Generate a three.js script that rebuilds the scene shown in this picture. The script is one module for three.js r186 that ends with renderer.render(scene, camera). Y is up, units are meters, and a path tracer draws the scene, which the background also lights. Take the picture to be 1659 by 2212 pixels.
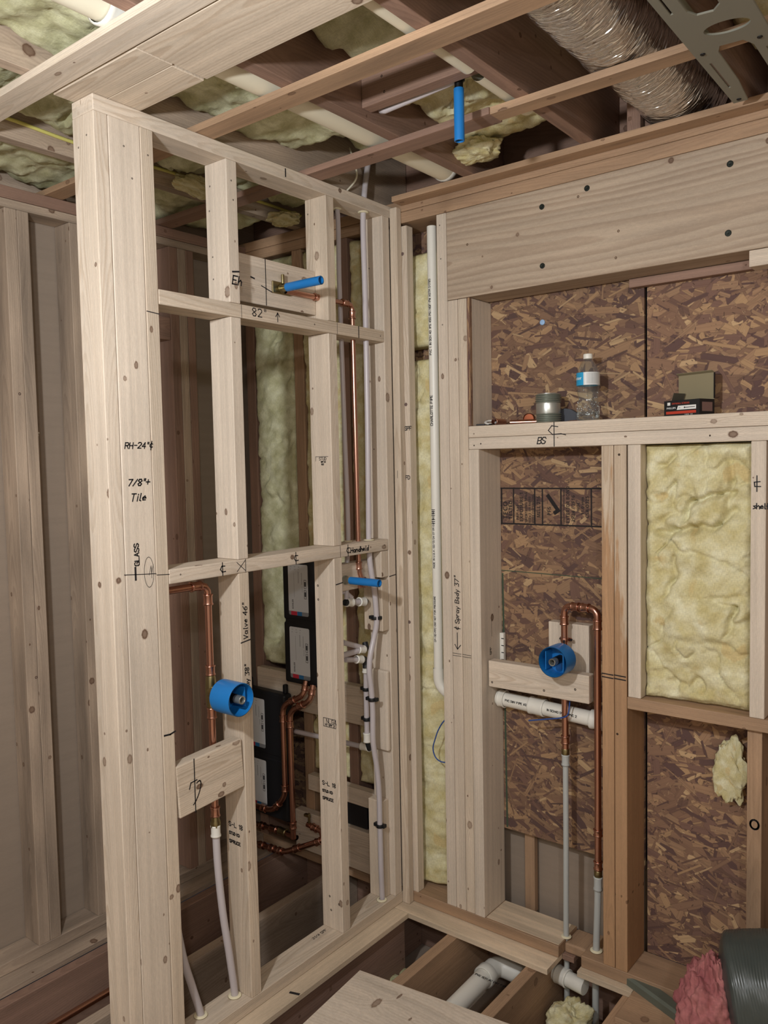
import * as THREE from 'three';
import { RoundedBoxGeometry } from 'three/addons/geometries/RoundedBoxGeometry.js';
import { mergeGeometries } from 'three/addons/utils/BufferGeometryUtils.js';
import { ImprovedNoise } from 'three/addons/math/ImprovedNoise.js';

// ---------------------------------------------------------------- camera, light, exposure
const I = 0.0254;                                   // everything is measured in inches and built in metres
const V = (x, y, z) => new THREE.Vector3(x, y, z);
const scene = new THREE.Scene();
scene.background = new THREE.Color(0.012, 0.014, 0.018);
const camera = new THREE.PerspectiveCamera(2 * Math.atan(1106 / 1746.01) * 180 / Math.PI, 1659 / 2212, 0.05, 60);
camera.rotation.order = 'YXZ';
camera.rotation.set(-3.474 * Math.PI / 180, 38.28 * Math.PI / 180, -1.167 * Math.PI / 180);
camera.position.set(67.551 * I, 62.104 * I, 89.093 * I);
scene.add(camera);
const renderer = new THREE.WebGLRenderer({ antialias: true });
renderer.toneMapping = THREE.LinearToneMapping;
renderer.toneMappingExposure = 0.97;
renderer.shadowMap.enabled = true;
const LAMP = V(31, 80.5, 84);                          // the work light hanging just outside the frame, up and to the side
const LAMP_POWER = 6.4, ADDED_FILL_POWER = 3.6;
const lampLight = new THREE.PointLight(new THREE.Color(0.955, 0.98, 1), LAMP_POWER);
lampLight.position.copy(LAMP).multiplyScalar(I); lampLight.castShadow = true; lampLight.shadow.radius = 2.2; lampLight.name = 'work_light_glow';
scene.add(lampLight);
const ADDED_FILL = V(92, 88, 112);                    // fill bulb added behind the camera to lift the shaded parts
const addedFillLight = new THREE.PointLight(new THREE.Color(0.97, 0.985, 1), ADDED_FILL_POWER);
addedFillLight.position.copy(ADDED_FILL).multiplyScalar(I); addedFillLight.castShadow = true; addedFillLight.shadow.radius = 2.5; addedFillLight.name = 'added_fill_glow';
scene.add(addedFillLight);

// ---------------------------------------------------------------- helpers
function rng(seed) { let a = seed >>> 0; return () => { a = (a + 0x6D2B79F5) >>> 0; let t = Math.imul(a ^ (a >>> 15), 1 | a); t = (t + Math.imul(t ^ (t >>> 7), 61 | t)) ^ t; return ((t ^ (t >>> 14)) >>> 0) / 4294967296; }; }
const R0 = rng(7), noise = new ImprovedNoise();
const N = (x, y, z = 0) => noise.noise(x, y, z);
const fbm = (x, y, z, o = 4) => { let s = 0, a = 0.5; for (let i = 0; i < o; i++) { s += a * N(x, y, z); x = x * 2.03 + 17.1; y = y * 2.03 + 5.3; z = z * 2.03 + 9.7; a *= 0.5; } return s; };
const clamp = (x, a = 0, b = 1) => Math.min(b, Math.max(a, x)), lerp = (a, b, t) => a + (b - a) * t, smooth = (a, b, x) => { const t = clamp((x - a) / (b - a)); return t * t * (3 - 2 * t); };
const used = new Map();
function numbered(name) { const n = used.get(name) ?? 0; used.set(name, n + 1); return n ? name + '_' + String(n).padStart(3, '0') : name; }
function group(name, ud, at = [0, 0, 0], parent = scene) {
  const g = new THREE.Group(); g.name = numbered(name); g.position.set(at[0] * I, at[1] * I, at[2] * I);
  Object.assign(g.userData, ud); parent.add(g); return g;
}
const thing = (name, label, category, at, grp) => group(name, grp ? { label, category, group: grp } : { label, category }, at);
const setting = (name, label) => group(name, label ? { kind: 'structure', label } : { kind: 'structure' });
const worldOf = (o) => { const p = V(0, 0, 0); for (let q = o; q && q !== scene; q = q.parent) p.add(q.position); return p; };
const box3 = new THREE.Box3();
// a mesh from geometry written in world inches: moved to its own centre, hung under its parent
function part(name, geo, mat, parent, label) {
  if (Array.isArray(geo)) geo = geo.length > 1 ? merge(geo) : geo[0];
  geo.computeBoundingBox(); const c = geo.boundingBox.getCenter(V(0, 0, 0));
  geo.translate(-c.x, -c.y, -c.z); geo.scale(I, I, I);
  const m = new THREE.Mesh(geo, mat); m.name = numbered(name); m.castShadow = m.receiveShadow = true;
  m.position.copy(c.multiplyScalar(I).sub(worldOf(parent))); parent.add(m);
  if (label) m.userData.label = label;
  return m;
}
function merge(list) {
  return mergeGeometries(list.map((g) => { g = g.index ? g.toNonIndexed() : g; for (const k of Object.keys(g.attributes)) if (!['position', 'normal', 'uv'].includes(k)) g.deleteAttribute(k); return g; }));
}
// texture coordinates along the grain: u along the longest side, v across it
let seedUV = 1;
function boxUV(g, axis, U = 96, W = 8, rot = 0) {
  const r = rng(seedUV++ * 7919 + 13), p = g.attributes.position, n = g.attributes.normal, uv = new Float32Array(p.count * 2), k = ['x', 'y', 'z'], others = k.filter((a) => a !== axis);
  const get = (b, a, i) => (a === 'x' ? b.getX(i) : a === 'y' ? b.getY(i) : b.getZ(i)), lo = {}, len = {}, at = {};
  g.computeBoundingBox(); for (const a of k) { lo[a] = g.boundingBox.min[a]; len[a] = g.boundingBox.max[a] - lo[a]; at[a] = r(); }
  const fit = (a, i, size, q) => (get(p, a, i) - lo[a]) / size + q * Math.max(0, 1 - len[a] / size);      // stays inside one width of the pattern where the board allows it
  const flip = r() < 0.5 ? 1 : -1;
  for (let i = 0; i < p.count; i++) {
    const na = Math.abs(get(n, axis, i)), n0 = Math.abs(get(n, others[0], i)), n1 = Math.abs(get(n, others[1], i)), c = n0 > n1 ? others[1] : others[0];
    if (na > n0 && na > n1) { uv[2 * i] = fit(others[0], i, U * 0.12, at.x); uv[2 * i + 1] = fit(others[1], i, W, at.y); }
    else { uv[2 * i] = flip * fit(axis, i, U, n0 > n1 ? at[axis] : 1 - at[axis]); uv[2 * i + 1] = fit(c, i, W, at[c]); }
  }
  g.setAttribute('uv', new THREE.BufferAttribute(uv, 2)); return g;
}
// a board from corner to corner, with eased edges
function bx(x0, x1, y0, y1, z0, z1, o = {}) {
  const w = x1 - x0, h = y1 - y0, d = z1 - z0, r = o.r ?? Math.min(0.1, w / 4, h / 4, d / 4);
  const g = new RoundedBoxGeometry(w, h, d, 2, r), axis = o.axis ?? (w >= h && w >= d ? 'x' : h >= d ? 'y' : 'z');
  boxUV(g, axis, o.U, o.W);
  if (o.rot) { g.rotateX(o.rot[0]); g.rotateY(o.rot[1]); g.rotateZ(o.rot[2]); }
  return g.translate((x0 + x1) / 2, (y0 + y1) / 2, (z0 + z1) / 2);
}
const UP = V(0, 1, 0);
function along(g, a, b) { const d = b.clone().sub(a); g.applyQuaternion(new THREE.Quaternion().setFromUnitVectors(UP, d.clone().normalize())); return g.translate(a.x, a.y, a.z); }
// a turned body from a to b: profile [[radius, distance along]...]
function turned(a, b, prof, seg = 28) { const L = b.distanceTo(a); return along(new THREE.LatheGeometry(prof.map(([r, t]) => new THREE.Vector2(Math.max(r, 1e-4), t <= 1 && t >= 0 ? t * L : t)), seg), a, b); }
function rod(a, b, r, seg = 24) { const e = Math.min(r * 0.2, 0.05), L = a.distanceTo(b); return along(new THREE.LatheGeometry([[0, 0], [r - e, 0], [r, e], [r, L - e], [r - e, L], [0, L]].map(([x, y]) => new THREE.Vector2(Math.max(x, 1e-4), y)), seg), a, b); }
function hollow(a, b, ro, ri, seg = 36) { const L = a.distanceTo(b); return along(new THREE.LatheGeometry([[ri, 0], [ro, 0], [ro, L], [ri, L], [ri, 0]].map(([x, y]) => new THREE.Vector2(x, y)), seg), a, b); }
// a pipe through points, its corners rounded with radius f
class Bend extends THREE.Curve {
  constructor(pts, f) { super(); this.path = new THREE.CurvePath(); let a = pts[0];
    for (let i = 1; i < pts.length; i++) { const b = pts[i];
      if (i === pts.length - 1) { this.path.add(new THREE.LineCurve3(a, b)); break; }
      const c = pts[i + 1], k = Math.min(f, a.distanceTo(b) * 0.49, b.distanceTo(c) * 0.49), p = b.clone().add(a.clone().sub(b).setLength(k)), q = b.clone().add(c.clone().sub(b).setLength(k));
      this.path.add(new THREE.LineCurve3(a, p)); this.path.add(new THREE.QuadraticBezierCurve3(p, b, q)); a = q; } }
  getPoint(t, o) { return this.path.getPoint(t, o); }
}
const tube = (pts, r, f = 1.2, seg) => { const c = new Bend(pts, f); return new THREE.TubeGeometry(c, seg ?? Math.round(clamp(c.path.getLength() * 1.6, 12, 140)), r, 18, false); };
const curve = (pts, r, seg = 60, rs = 14) => new THREE.TubeGeometry(new THREE.CatmullRomCurve3(pts, false, 'centripetal'), seg, r, rs, false);
const sleeve = (a, b, r, lip = 0.06) => turned(a, b, [[r - 0.1, 0], [r + lip, 0], [r + lip, 0.12], [r, 0.2], [r, 0.8], [r + lip, 0.88], [r + lip, 1], [r - 0.1, 1]], 24);

// single-stroke lettering: lines on a 4 x 6 grid
const GLYPH = { A: '0,0 2,6 4,0;1,2 3,2', B: '0,0 0,6 3,6 4,5 3,3 0,3;3,3 4,1.5 3,0 0,0', C: '4,5 3,6 1,6 0,5 0,1 1,0 3,0 4,1', D: '0,0 0,6 2,6 4,4 4,2 2,0 0,0', E: '4,6 0,6 0,0 4,0;0,3 3,3', F: '4,6 0,6 0,0;0,3 3,3', G: '4,5 3,6 1,6 0,5 0,1 1,0 4,0 4,3 2,3', H: '0,0 0,6;4,0 4,6;0,3 4,3', I: '2,0 2,6', J: '3,6 3,1 2,0 1,0 0,1', K: '0,0 0,6;4,6 0,3 4,0', L: '0,6 0,0 4,0', M: '0,0 0,6 2,3 4,6 4,0', N: '0,0 0,6 4,0 4,6', O: '1,0 0,1 0,5 1,6 3,6 4,5 4,1 3,0 1,0', P: '0,0 0,6 3,6 4,5 4,4 3,3 0,3', R: '0,0 0,6 3,6 4,5 4,4 3,3 0,3;2,3 4,0', S: '4,5 3,6 1,6 0,5 0,4 4,2 4,1 3,0 1,0 0,1', T: '0,6 4,6;2,6 2,0', U: '0,6 0,1 1,0 3,0 4,1 4,6', V: '0,6 2,0 4,6', W: '0,6 1,0 2,4 3,0 4,6', X: '0,0 4,6;0,6 4,0', Y: '0,6 2,3 4,6;2,3 2,0', Z: '0,6 4,6 0,0 4,0',
  0: '1,0 0,1 0,5 1,6 3,6 4,5 4,1 3,0 1,0', 1: '1,5 2,6 2,0', 2: '0,5 1,6 3,6 4,5 4,4 0,0 4,0', 3: '0,6 4,6 2,3.5 4,2 3,0 0,0', 4: '3,0 3,6 0,2 4,2', 5: '4,6 0,6 0,3.5 3,3.5 4,2 3,0 0,0', 6: '4,6 1,4 0,2 1,0 3,0 4,1.5 3,3 0.4,2.6', 7: '0,6 4,6 1,0', 8: '2,3 0,4.5 1,6 3,6 4,4.5 2,3 0,1.5 1,0 3,0 4,1.5 2,3', 9: '4,3.5 1,3 0,4.5 1,6 3,6 4,4.5 3,0',
  '-': '0.5,3 3.5,3', '/': '0,0 4,6', '"': '1,6.5 1,4.8;2.4,6.5 2.4,4.8', '+': '0,3 4,3;2,1 2,5', '.': '1.8,0 2.2,0.3', '@': '3.6,4.6 2,5.4 0.6,4 0.4,2.4 1.6,1 3.6,1.6;2,-1.5 2,7.5',
  a: '3.4,3 1,3.6 0,2 1,0 3.4,1 3.4,3.2 3.6,0', d: '3.4,1 1.2,0 0.2,1.6 1.2,3.2 3.2,2.4;3.4,6.2 3.2,0', e: '0,2 3.2,2.2 2,3.8 0.4,2.6 0.6,0.6 3,0.6', h: '0,0 0,6;0,2 2,3.6 3,2.4 3,0', i: '1,3.6 1,0;1,5 1,5.4', l: '1,6 1,0.4 2,0', n: '0,0 0,3.4;0,2.4 2,3.6 3,2.2 3,0', o: '1,0 0,1.8 1.4,3.6 3,2 2.4,0 1,0', p: '0,-2 0,3.4 2.4,3.6 3,1.8 1.4,0.4 0,1', r: '0,0 0,3.4;0,2 1.4,3.4 2.8,3.2', v: '0,3.4 1.4,0 3,3.6', y: '0,3.4 1.4,0.6;3.2,3.6 1,-2', w: '0,3.4 1,0 2,3 3,0 4,3.6', s: '3,3.4 0.6,3 2.8,1 0.2,0', k: '0,0 0,6;3,3.4 0,1.6 3,0', f: '3,5.6 1.4,6 1,0;0,3.2 2.6,3.2' };
// flat ink strokes on a surface: o = start, U and W = right and up on the surface (unit vectors)
function ink(lines, o, U, W, width = 0.09) {
  width *= 1.5;
  const pos = [], nor = [], n = U.clone().cross(W).normalize(), P = (x, y) => o.clone().addScaledVector(U, x).addScaledVector(W, y).addScaledVector(n, 0.02);
  const quad = (a, b, c, d) => { for (const q of [a, b, c, a, c, d]) { pos.push(q.x, q.y, q.z); nor.push(n.x, n.y, n.z); } };
  for (const l of lines) for (let i = 0; i + 1 < l.length; i++) {
    const [x0, y0] = l[i], [x1, y1] = l[i + 1], L = Math.hypot(x1 - x0, y1 - y0) || 1e-6, tx = (x1 - x0) / L * width / 2, ty = (y1 - y0) / L * width / 2;
    quad(P(x0 - tx + ty, y0 - ty - tx), P(x1 + tx + ty, y1 + ty - tx), P(x1 + tx - ty, y1 + ty + tx), P(x0 - tx - ty, y0 - ty + tx));
  }
  const g = new THREE.BufferGeometry(); g.setAttribute('position', new THREE.Float32BufferAttribute(pos, 3)); g.setAttribute('normal', new THREE.Float32BufferAttribute(nor, 3)); g.setAttribute('uv', new THREE.Float32BufferAttribute(new Float32Array(pos.length / 3 * 2), 2));
  return g;
}
function word(text, h, { slant = 0, gap = 1.4, jitter = 0, x = 0, y = 0 } = {}) {
  const k = h / 6, r = rng(text.length * 77 + 5), out = []; let cx = 0;
  for (const ch of text) { if (ch === ' ') { cx += 3.5; continue; }
    const g = GLYPH[ch]; if (!g) { cx += 4; continue; } const jy = (r() - 0.5) * jitter * 6; let m = 0;
    for (const s of g.split(';')) out.push(s.split(' ').map((p) => { const [a, b] = p.split(',').map(Number); m = Math.max(m, a); return [x + (cx + a + b * slant) * k, y + (b + jy) * k]; }));
    cx += m + gap; }
  return out;
}
const turn90 = (lines) => lines.map((l) => l.map(([a, b]) => [-b, a]));

// ---------------------------------------------------------------- textures
function dataTex(w, h, fn, srgb = true) {
  const d = new Uint8Array(w * h * 4); let o = 0;
  for (let y = 0; y < h; y++) for (let x = 0; x < w; x++) { const c = fn(x / w, y / h); d[o++] = clamp(c[0], 0, 255); d[o++] = clamp(c[1], 0, 255); d[o++] = clamp(c[2], 0, 255); d[o++] = 255; }
  const t = new THREE.DataTexture(d, w, h); t.wrapS = t.wrapT = THREE.MirroredRepeatWrapping; t.magFilter = t.minFilter = THREE.LinearFilter; if (srgb) t.colorSpace = THREE.SRGBColorSpace; t.needsUpdate = true; return t;
}
// sawn softwood, 96 inches by 8: growth rings cut by the saw, knots that push them aside, fine fibre
function woodTex(seed, base, late, o = {}) {
  const r = rng(seed), knots = [], A = r() * 50, spacing = o.spacing ?? 0.17, contrast = o.contrast ?? 0.42, W = 2048, H = 224;
  for (let i = 0; i < (o.knots ?? 17); i++) knots.push({ s: r() * 96, t: r() * 8, k: 0.07 + r() * r() * 0.4, dark: 0.5 + r() * 0.5, e: 1 + r() * 0.8 });
  const t0 = o.pith ?? 3 + r() * 2, h0 = o.height ?? 0.7;
  return dataTex(W, H, (u, v) => {
    const s = u * 96, t = v * 8; let push = 0, kn = 0, rim = 0;
    for (const k of knots) { const ds = (s - k.s) / (k.k * k.e), dt = (t - k.t) / k.k; if (Math.abs(ds) > 9 || Math.abs(dt) > 7) continue; const d2 = ds * ds * 0.12 + dt * dt * 0.35; push += k.k * 1.1 * Math.exp(-d2) * Math.sign(dt || 1);
      const d = Math.hypot(ds, dt) + 0.16 * N(s * 5, t * 5, k.s); if (d < 1) kn = Math.max(kn, k.dark * (0.72 + 0.28 * smooth(0.4, 1, d))); rim = Math.max(rim, k.dark * 0.55 * Math.exp(-Math.pow((d - 1.05) / 0.16, 2))); }
    const c = t0 + 1.5 * N(s * 0.025, A, 1), hh = h0 + 1.1 * N(s * 0.04, A, 7) + s * (o.taper ?? 0.02), rad = Math.hypot(t + push - c, hh) + 0.16 * fbm(s * 0.12, t * 0.7, A, 3);
    const p = rad / spacing + 0.25 * N(rad * 3, A, 3), f = p - Math.floor(p), ring = smooth(0.25, 0.86, f) * (1 - smooth(0.9, 1, f)) * contrast * (0.65 + 0.6 * N(Math.floor(p) * 0.61, A, 2));
    const fibre = 0.05 * N(s * 1.7, t * 46, A) + 0.035 * N(s * 7, t * 95, A), patch = (o.patch ?? 0.1) * fbm(s * 0.06, t * 0.3, A + 3, 3);
    let m = 1 + fibre + patch + 0.06 * N(s * 0.018, t * 1.6, A + 9) + 0.04 * N(s * 0.05, t * 6, A + 12); const dark = clamp(kn + rim * 0.6);
    const st = o.stain ? o.stain(s, t) : 0;
    return [0, 1, 2].map((i) => lerp(lerp(lerp(base[i], (o.stained ?? base)[i], st), late[i], clamp(ring)) * m, [84, 58, 42][i], dark * 0.86));
  });
}
// strand board: flakes drawn one over the other
function strandTex(w, h, ppi, seed, tone, print) {
  const c = document.createElement('canvas'); c.width = w; c.height = h; const g = c.getContext('2d'), r = rng(seed);
  const pal = [[126, 97, 78], [148, 118, 92], [106, 80, 69], [168, 136, 102], [134, 104, 83], [93, 70, 65], [154, 122, 94], [118, 90, 77], [188, 158, 120]];
  const col = (k) => `rgb(${pal[k].map((q) => Math.round(q * tone)).join(',')})`;
  g.fillStyle = col(0); g.fillRect(0, 0, w, h);
  const n = w * h / (ppi * ppi) * 2.4;
  for (let i = 0; i < n; i++) {
    const L = (1.2 + r() * r() * 5) * ppi, B = (0.3 + r() * r() * 2.3) * ppi * (i < n * 0.5 ? 1.2 : 0.62), x = r() * w, y = r() * h, a = (r() - 0.5) * 1.5 + (r() < 0.13 ? 1.4 : 0);
    g.save(); g.translate(x, y); g.rotate(a); g.fillStyle = col(Math.floor(r() * (i < n * 0.6 ? 8 : 9))); g.beginPath();
    g.moveTo(-L / 2, -B / 2 * r()); g.lineTo(-L / 2 + B * 0.4 * r(), -B / 2); g.lineTo(L / 2 - B * r(), -B / 2 * (0.6 + 0.4 * r())); g.lineTo(L / 2, B * (r() - 0.5)); g.lineTo(L / 2 - B * 0.7 * r(), B / 2); g.lineTo(-L / 2 + B * 0.5 * r(), B / 2 * (0.5 + 0.5 * r())); g.closePath(); g.fill();
    g.lineWidth = 0.8; g.strokeStyle = 'rgba(60,42,34,0.35)'; g.stroke();
    g.strokeStyle = 'rgba(70,50,38,0.16)'; for (let q = 0; q < 6; q++) { const yy = (r() - 0.5) * B * 0.8; g.beginPath(); g.moveTo(-L * 0.45, yy); g.lineTo(L * 0.45, yy + (r() - 0.5) * 2); g.stroke(); }
    g.restore();
  }
  for (let i = 0; i < n * 0.4; i++) { g.fillStyle = r() < 0.7 ? 'rgba(52,38,33,0.6)' : 'rgba(186,158,122,0.5)'; const x = r() * w, y = r() * h; g.save(); g.translate(x, y); g.rotate(r() * 3); g.fillRect(0, 0, r() * 0.5 * ppi, 0.09 * ppi); g.restore(); }
  if (print) print(g);
  const t = new THREE.CanvasTexture(c); t.colorSpace = THREE.SRGBColorSpace; t.wrapS = t.wrapT = THREE.MirroredRepeatWrapping; return t;
}
const canvasTex = (w, h, draw) => { const c = document.createElement('canvas'); c.width = w; c.height = h; draw(c.getContext('2d'), w, h); const t = new THREE.CanvasTexture(c); t.colorSpace = THREE.SRGBColorSpace; return t; };
const std = (color, o = {}) => new THREE.MeshStandardMaterial({ color, roughness: 0.7, metalness: 0, ...o });
const wood = (tex, o = {}) => std(0xffffff, { map: tex, roughness: 0.72, ...o });
const TINT = { a: [222, 198, 164], b: [214, 188, 152] };
const wA = wood(woodTex(11, [210, 196, 179], [178, 157, 134], { spacing: 0.15, contrast: 0.5 })), wB = wood(woodTex(23, [205, 190, 171], [170, 148, 125], { spacing: 0.2, contrast: 0.56, taper: 0.012 })), wC = wood(woodTex(37, [212, 199, 183], [182, 162, 141], { spacing: 0.12, contrast: 0.46, knots: 20, pith: 9, height: 2 }));
const wHead = wood(woodTex(51, [178, 160, 140], [132, 110, 91], { spacing: 0.5, contrast: 0.55, knots: 9, taper: 0.035, pith: 3.4, height: 0.3 }));
const wOld = wood(woodTex(67, [168, 138, 110], [132, 104, 80], { spacing: 0.16, contrast: 0.34, patch: 0.3 })), wRed = wood(woodTex(71, [146, 117, 101], [110, 84, 72], { spacing: 0.17, contrast: 0.36, patch: 0.25 })), wGrey = wood(woodTex(83, [168, 150, 132], [126, 109, 96], { spacing: 0.16, contrast: 0.36, patch: 0.4 }));
const wStain = wood(woodTex(97, [204, 186, 164], [150, 118, 88], { spacing: 0.16, contrast: 0.4, stained: [180, 142, 106], stain: (s, t) => smooth(-1.2, 1.2, (54 - s) * 0.28 + 5 * fbm(s * 0.22, t * 1.3, 4, 4) + (Math.abs(t - 4) > 3.55 ? 1.5 : 0)) }));
const wDust = wood(woodTex(91, [206, 187, 162], [186, 162, 134], { spacing: 0.2, contrast: 0.2, knots: 4, patch: 0.3 }), { roughness: 0.95 });
const FRESH = [wA, wB, wC]; let pick = 0; const fresh = () => FRESH[pick++ % 3];
const copper = std(0xc0917f, { metalness: 1, roughness: 0.27 }), brass = std(0x958a66, { metalness: 1, roughness: 0.34 }), pex = std(0xc2bbbe, { roughness: 0.3 }), pvc = std(0xe9e7de, { roughness: 0.38 }), cream = std(0xe6dfc8, { roughness: 0.5 }), blue = std(0x1c76bf, { roughness: 0.36 }), blackP = std(0x15171b, { roughness: 0.5 }), inkM = std(0x17151a, { roughness: 0.7, side: THREE.DoubleSide }), pencil = std(0x5b544e, { roughness: 0.8, side: THREE.DoubleSide }), steel = std(0xc6c9c4, { metalness: 0.8, roughness: 0.3 }), galv = std(0xb4b9b0, { metalness: 0.75, roughness: 0.36 }), darkIron = std(0x2a2a2c, { metalness: 0.8, roughness: 0.42 }), foamM = std(0xe8dfc0, { roughness: 0.9 }), yellowWire = std(0xd9d27a, { roughness: 0.5 }), blueWire = std(0x2b4f96, { roughness: 0.5 }), greyPex = std(0xb7bbb9, { roughness: 0.4 });
const hole = std(0x2c2019, { roughness: 1 }), rust = std(0x5d4632, { roughness: 0.6, metalness: 0.4 });
const drywallTex = dataTex(512, 512, (u, v) => { const q = 1 + 0.05 * fbm(u * 9, v * 9, 3) + 0.03 * N(u * 210, v * 210, 1); return [152 * q, 137 * q, 122 * q]; });
const drywall = std(0xffffff, { map: drywallTex, roughness: 0.9 });
const plaster = std(0xc9c0b2, { roughness: 0.9 });
const woolTex = (a, b, seed, torn) => dataTex(768, 768, (u, v) => { const f = clamp(0.5 + 1.5 * fbm(u * 7, v * 7, seed, 4)), q = 1 + 0.06 * N(u * 150, v * 44, seed) + 0.05 * N(u * 50, v * 160, seed + 4), am = torn ? smooth(0.16, 0.3, fbm(u * 5 + 3, v * 4, seed + 8, 4)) * 0.8 : 0; return [0, 1, 2].map((i) => lerp(lerp(a[i], b[i], f), (torn ?? a)[i], am) * q); });
const woolBump = dataTex(768, 768, (u, v) => { const q = 128 + 100 * fbm(u * 18, v * 18, 5, 4) + 16 * N(u * 150, v * 40, 2); return [q, q, q]; }, false);
const wool = std(0xffffff, { map: woolTex([196, 184, 132], [226, 222, 190], 3, [204, 184, 132]), bumpMap: woolBump, bumpScale: 0.003, roughness: 1 });
const woolGreen = std(0xffffff, { map: woolTex([172, 170, 130], [214, 214, 182], 9), bumpMap: woolBump, bumpScale: 0.003, roughness: 1 });
const woolPink = std(0xffffff, { map: woolTex([142, 80, 83], [184, 122, 119], 13), bumpMap: woolBump, bumpScale: 0.003, roughness: 1 });

// a glass-wool batt: a soft slab with a lumpy, creased face. frame: origin corner o, sides A and B (vectors), N outward
function wadding(o, A, B, T, { amp = 1, seed = 1, step = 0.36, edge = 1.3, hollowAt = [], grooves = [] } = {}) {
  const a = A.length(), b = B.length(), nx = Math.max(6, Math.round(a / step)), ny = Math.max(6, Math.round(b / step)), n = A.clone().cross(B).normalize(), ua = A.clone().normalize(), ub = B.clone().normalize();
  const pos = [], uv = [], idx = [];
  const face = (front) => { const base = pos.length / 3;
    for (let j = 0; j <= ny; j++) for (let i = 0; i <= nx; i++) {
      const s = i / nx * a, t = j / ny * b, d = Math.min(s, a - s, t, b - t); let h = 0;
      if (front) { const lump = fbm(s / 5.5, t / 5.5, seed * 9.1, 3), mid = fbm(s / 1.7 + 30, t / 1.7, seed * 3.3, 3), crease = 1 - Math.abs(N(s / 8 + lump * 1.6, t / 8, seed * 5.7)) * 3.4;
        h = amp * (1.5 * lump + 0.4 * mid - 0.75 * smooth(0.74, 1, crease) * (0.5 + N(s / 6, t / 6, seed + 40))) + 0.09 * N(s * 3, t * 3, seed) + 0.05 * N(s * 7, t * 7, seed); h -= (1 - smooth(0, edge, d)) * Math.min(T * 0.6, edge);
        for (const [hs, ht, hr, hd] of hollowAt) h -= hd * Math.exp(-(Math.pow((s - hs) / hr, 2) + Math.pow((t - ht) / hr, 2)));
        for (const [gw, gd, ...q] of grooves) for (let m = 0; m + 3 < q.length; m += 2) { const ex = q[m + 2] - q[m], ey = q[m + 3] - q[m + 1], wx = s + 0.7 * N(t * 0.6, m, seed) - q[m], wy = t + 0.7 * N(s * 0.6, m, seed + 1) - q[m + 1], k = clamp((wx * ex + wy * ey) / (ex * ex + ey * ey)), dd = Math.hypot(wx - k * ex, wy - k * ey) / (gw * (1.2 + 1.2 * Math.abs(N(s * 0.5, t * 0.5, 3)))); if (dd < 3) h -= gd * 0.8 * Math.exp(-dd * dd); }
        h = Math.max(h, -T * 0.92); }
      else h = -T;
      const rim = front ? 0 : 0, q = o.clone().addScaledVector(ua, s + (d < 0.01 ? 0.12 * N(t, seed, 4) : 0)).addScaledVector(ub, t).addScaledVector(n, h);
      pos.push(q.x, q.y, q.z); uv.push(s / 16 + seed * 0.13, t / 16); }
    for (let j = 0; j < ny; j++) for (let i = 0; i < nx; i++) { const p = base + j * (nx + 1) + i, q = p + nx + 1; if (front) idx.push(p, p + 1, q + 1, p, q + 1, q); else idx.push(p, q + 1, p + 1, p, q, q + 1); }
    return base; };
  const f = face(true), k = face(false), row = nx + 1, at = (i, j) => j * row + i;
  for (let i = 0; i < nx; i++) { idx.push(k + at(i, 0), k + at(i + 1, 0), f + at(i + 1, 0), k + at(i, 0), f + at(i + 1, 0), f + at(i, 0)); idx.push(f + at(i, ny), f + at(i + 1, ny), k + at(i + 1, ny), f + at(i, ny), k + at(i + 1, ny), k + at(i, ny)); }
  for (let j = 0; j < ny; j++) { idx.push(f + at(0, j), f + at(0, j + 1), k + at(0, j + 1), f + at(0, j), k + at(0, j + 1), k + at(0, j)); idx.push(k + at(nx, j), k + at(nx, j + 1), f + at(nx, j + 1), k + at(nx, j), f + at(nx, j + 1), f + at(nx, j)); }
  const g = new THREE.BufferGeometry(); g.setAttribute('position', new THREE.Float32BufferAttribute(pos, 3)); g.setAttribute('uv', new THREE.Float32BufferAttribute(uv, 2)); g.setIndex(idx); g.computeVertexNormals(); return g;
}
function batt(label, o, A, B, T, opt = {}, mat = wool, grp) { const t = thing('insulation_batt', label, 'insulation', o.toArray(), grp); part('glass_wool', wadding(o, A, B, T, opt), mat, t); return t; }
// a torn tuft of wool
function tuft(label, c, rx, ry, rz, seed, mat = wool, name = 'insulation_tuft') {
  const g = new THREE.SphereGeometry(1, 56, 36), p = g.attributes.position;
  for (let i = 0; i < p.count; i++) { const x = p.getX(i), y = p.getY(i), z = p.getZ(i), m = 1 + 0.85 * fbm(x * 1.3 + seed, y * 1.3, z * 1.3, 5) + 0.12 * N(x * 6, y * 6 + seed, z * 6); p.setXYZ(i, c.x + x * rx * m, c.y + y * ry * m, c.z + z * rz * m); }
  g.computeVertexNormals(); const t = thing(name, label, 'insulation', c.toArray()); part('glass_wool', g, mat, t); return t;
}
const screwHead = (c, dir, r, L = 0.12) => turned(c.clone().addScaledVector(dir, -0.3), c.clone().addScaledVector(dir, L), [[0, 0], [r * 0.45, 0], [r * 0.45, 0.55], [r, 0.7], [r, 0.9], [r * 0.8, 1], [r * 0.3, 0.93], [0, 0.88]], 18);
const XP = V(1, 0, 0), ZP = V(0, 0, 1), ZM = V(0, 0, -1), YP = V(0, 1, 0);
function nails(parent, list, mat = hole, r = 0.1) { for (const [x, y, z, d] of list) part('nail', screwHead(V(x, y, z), d, r, 0.02), mat, parent); }
function mark(parent, lines, o, U, W, width, mat = inkM) { return part('marking', ink(lines, o, U, W, width), mat, parent); }

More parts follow.
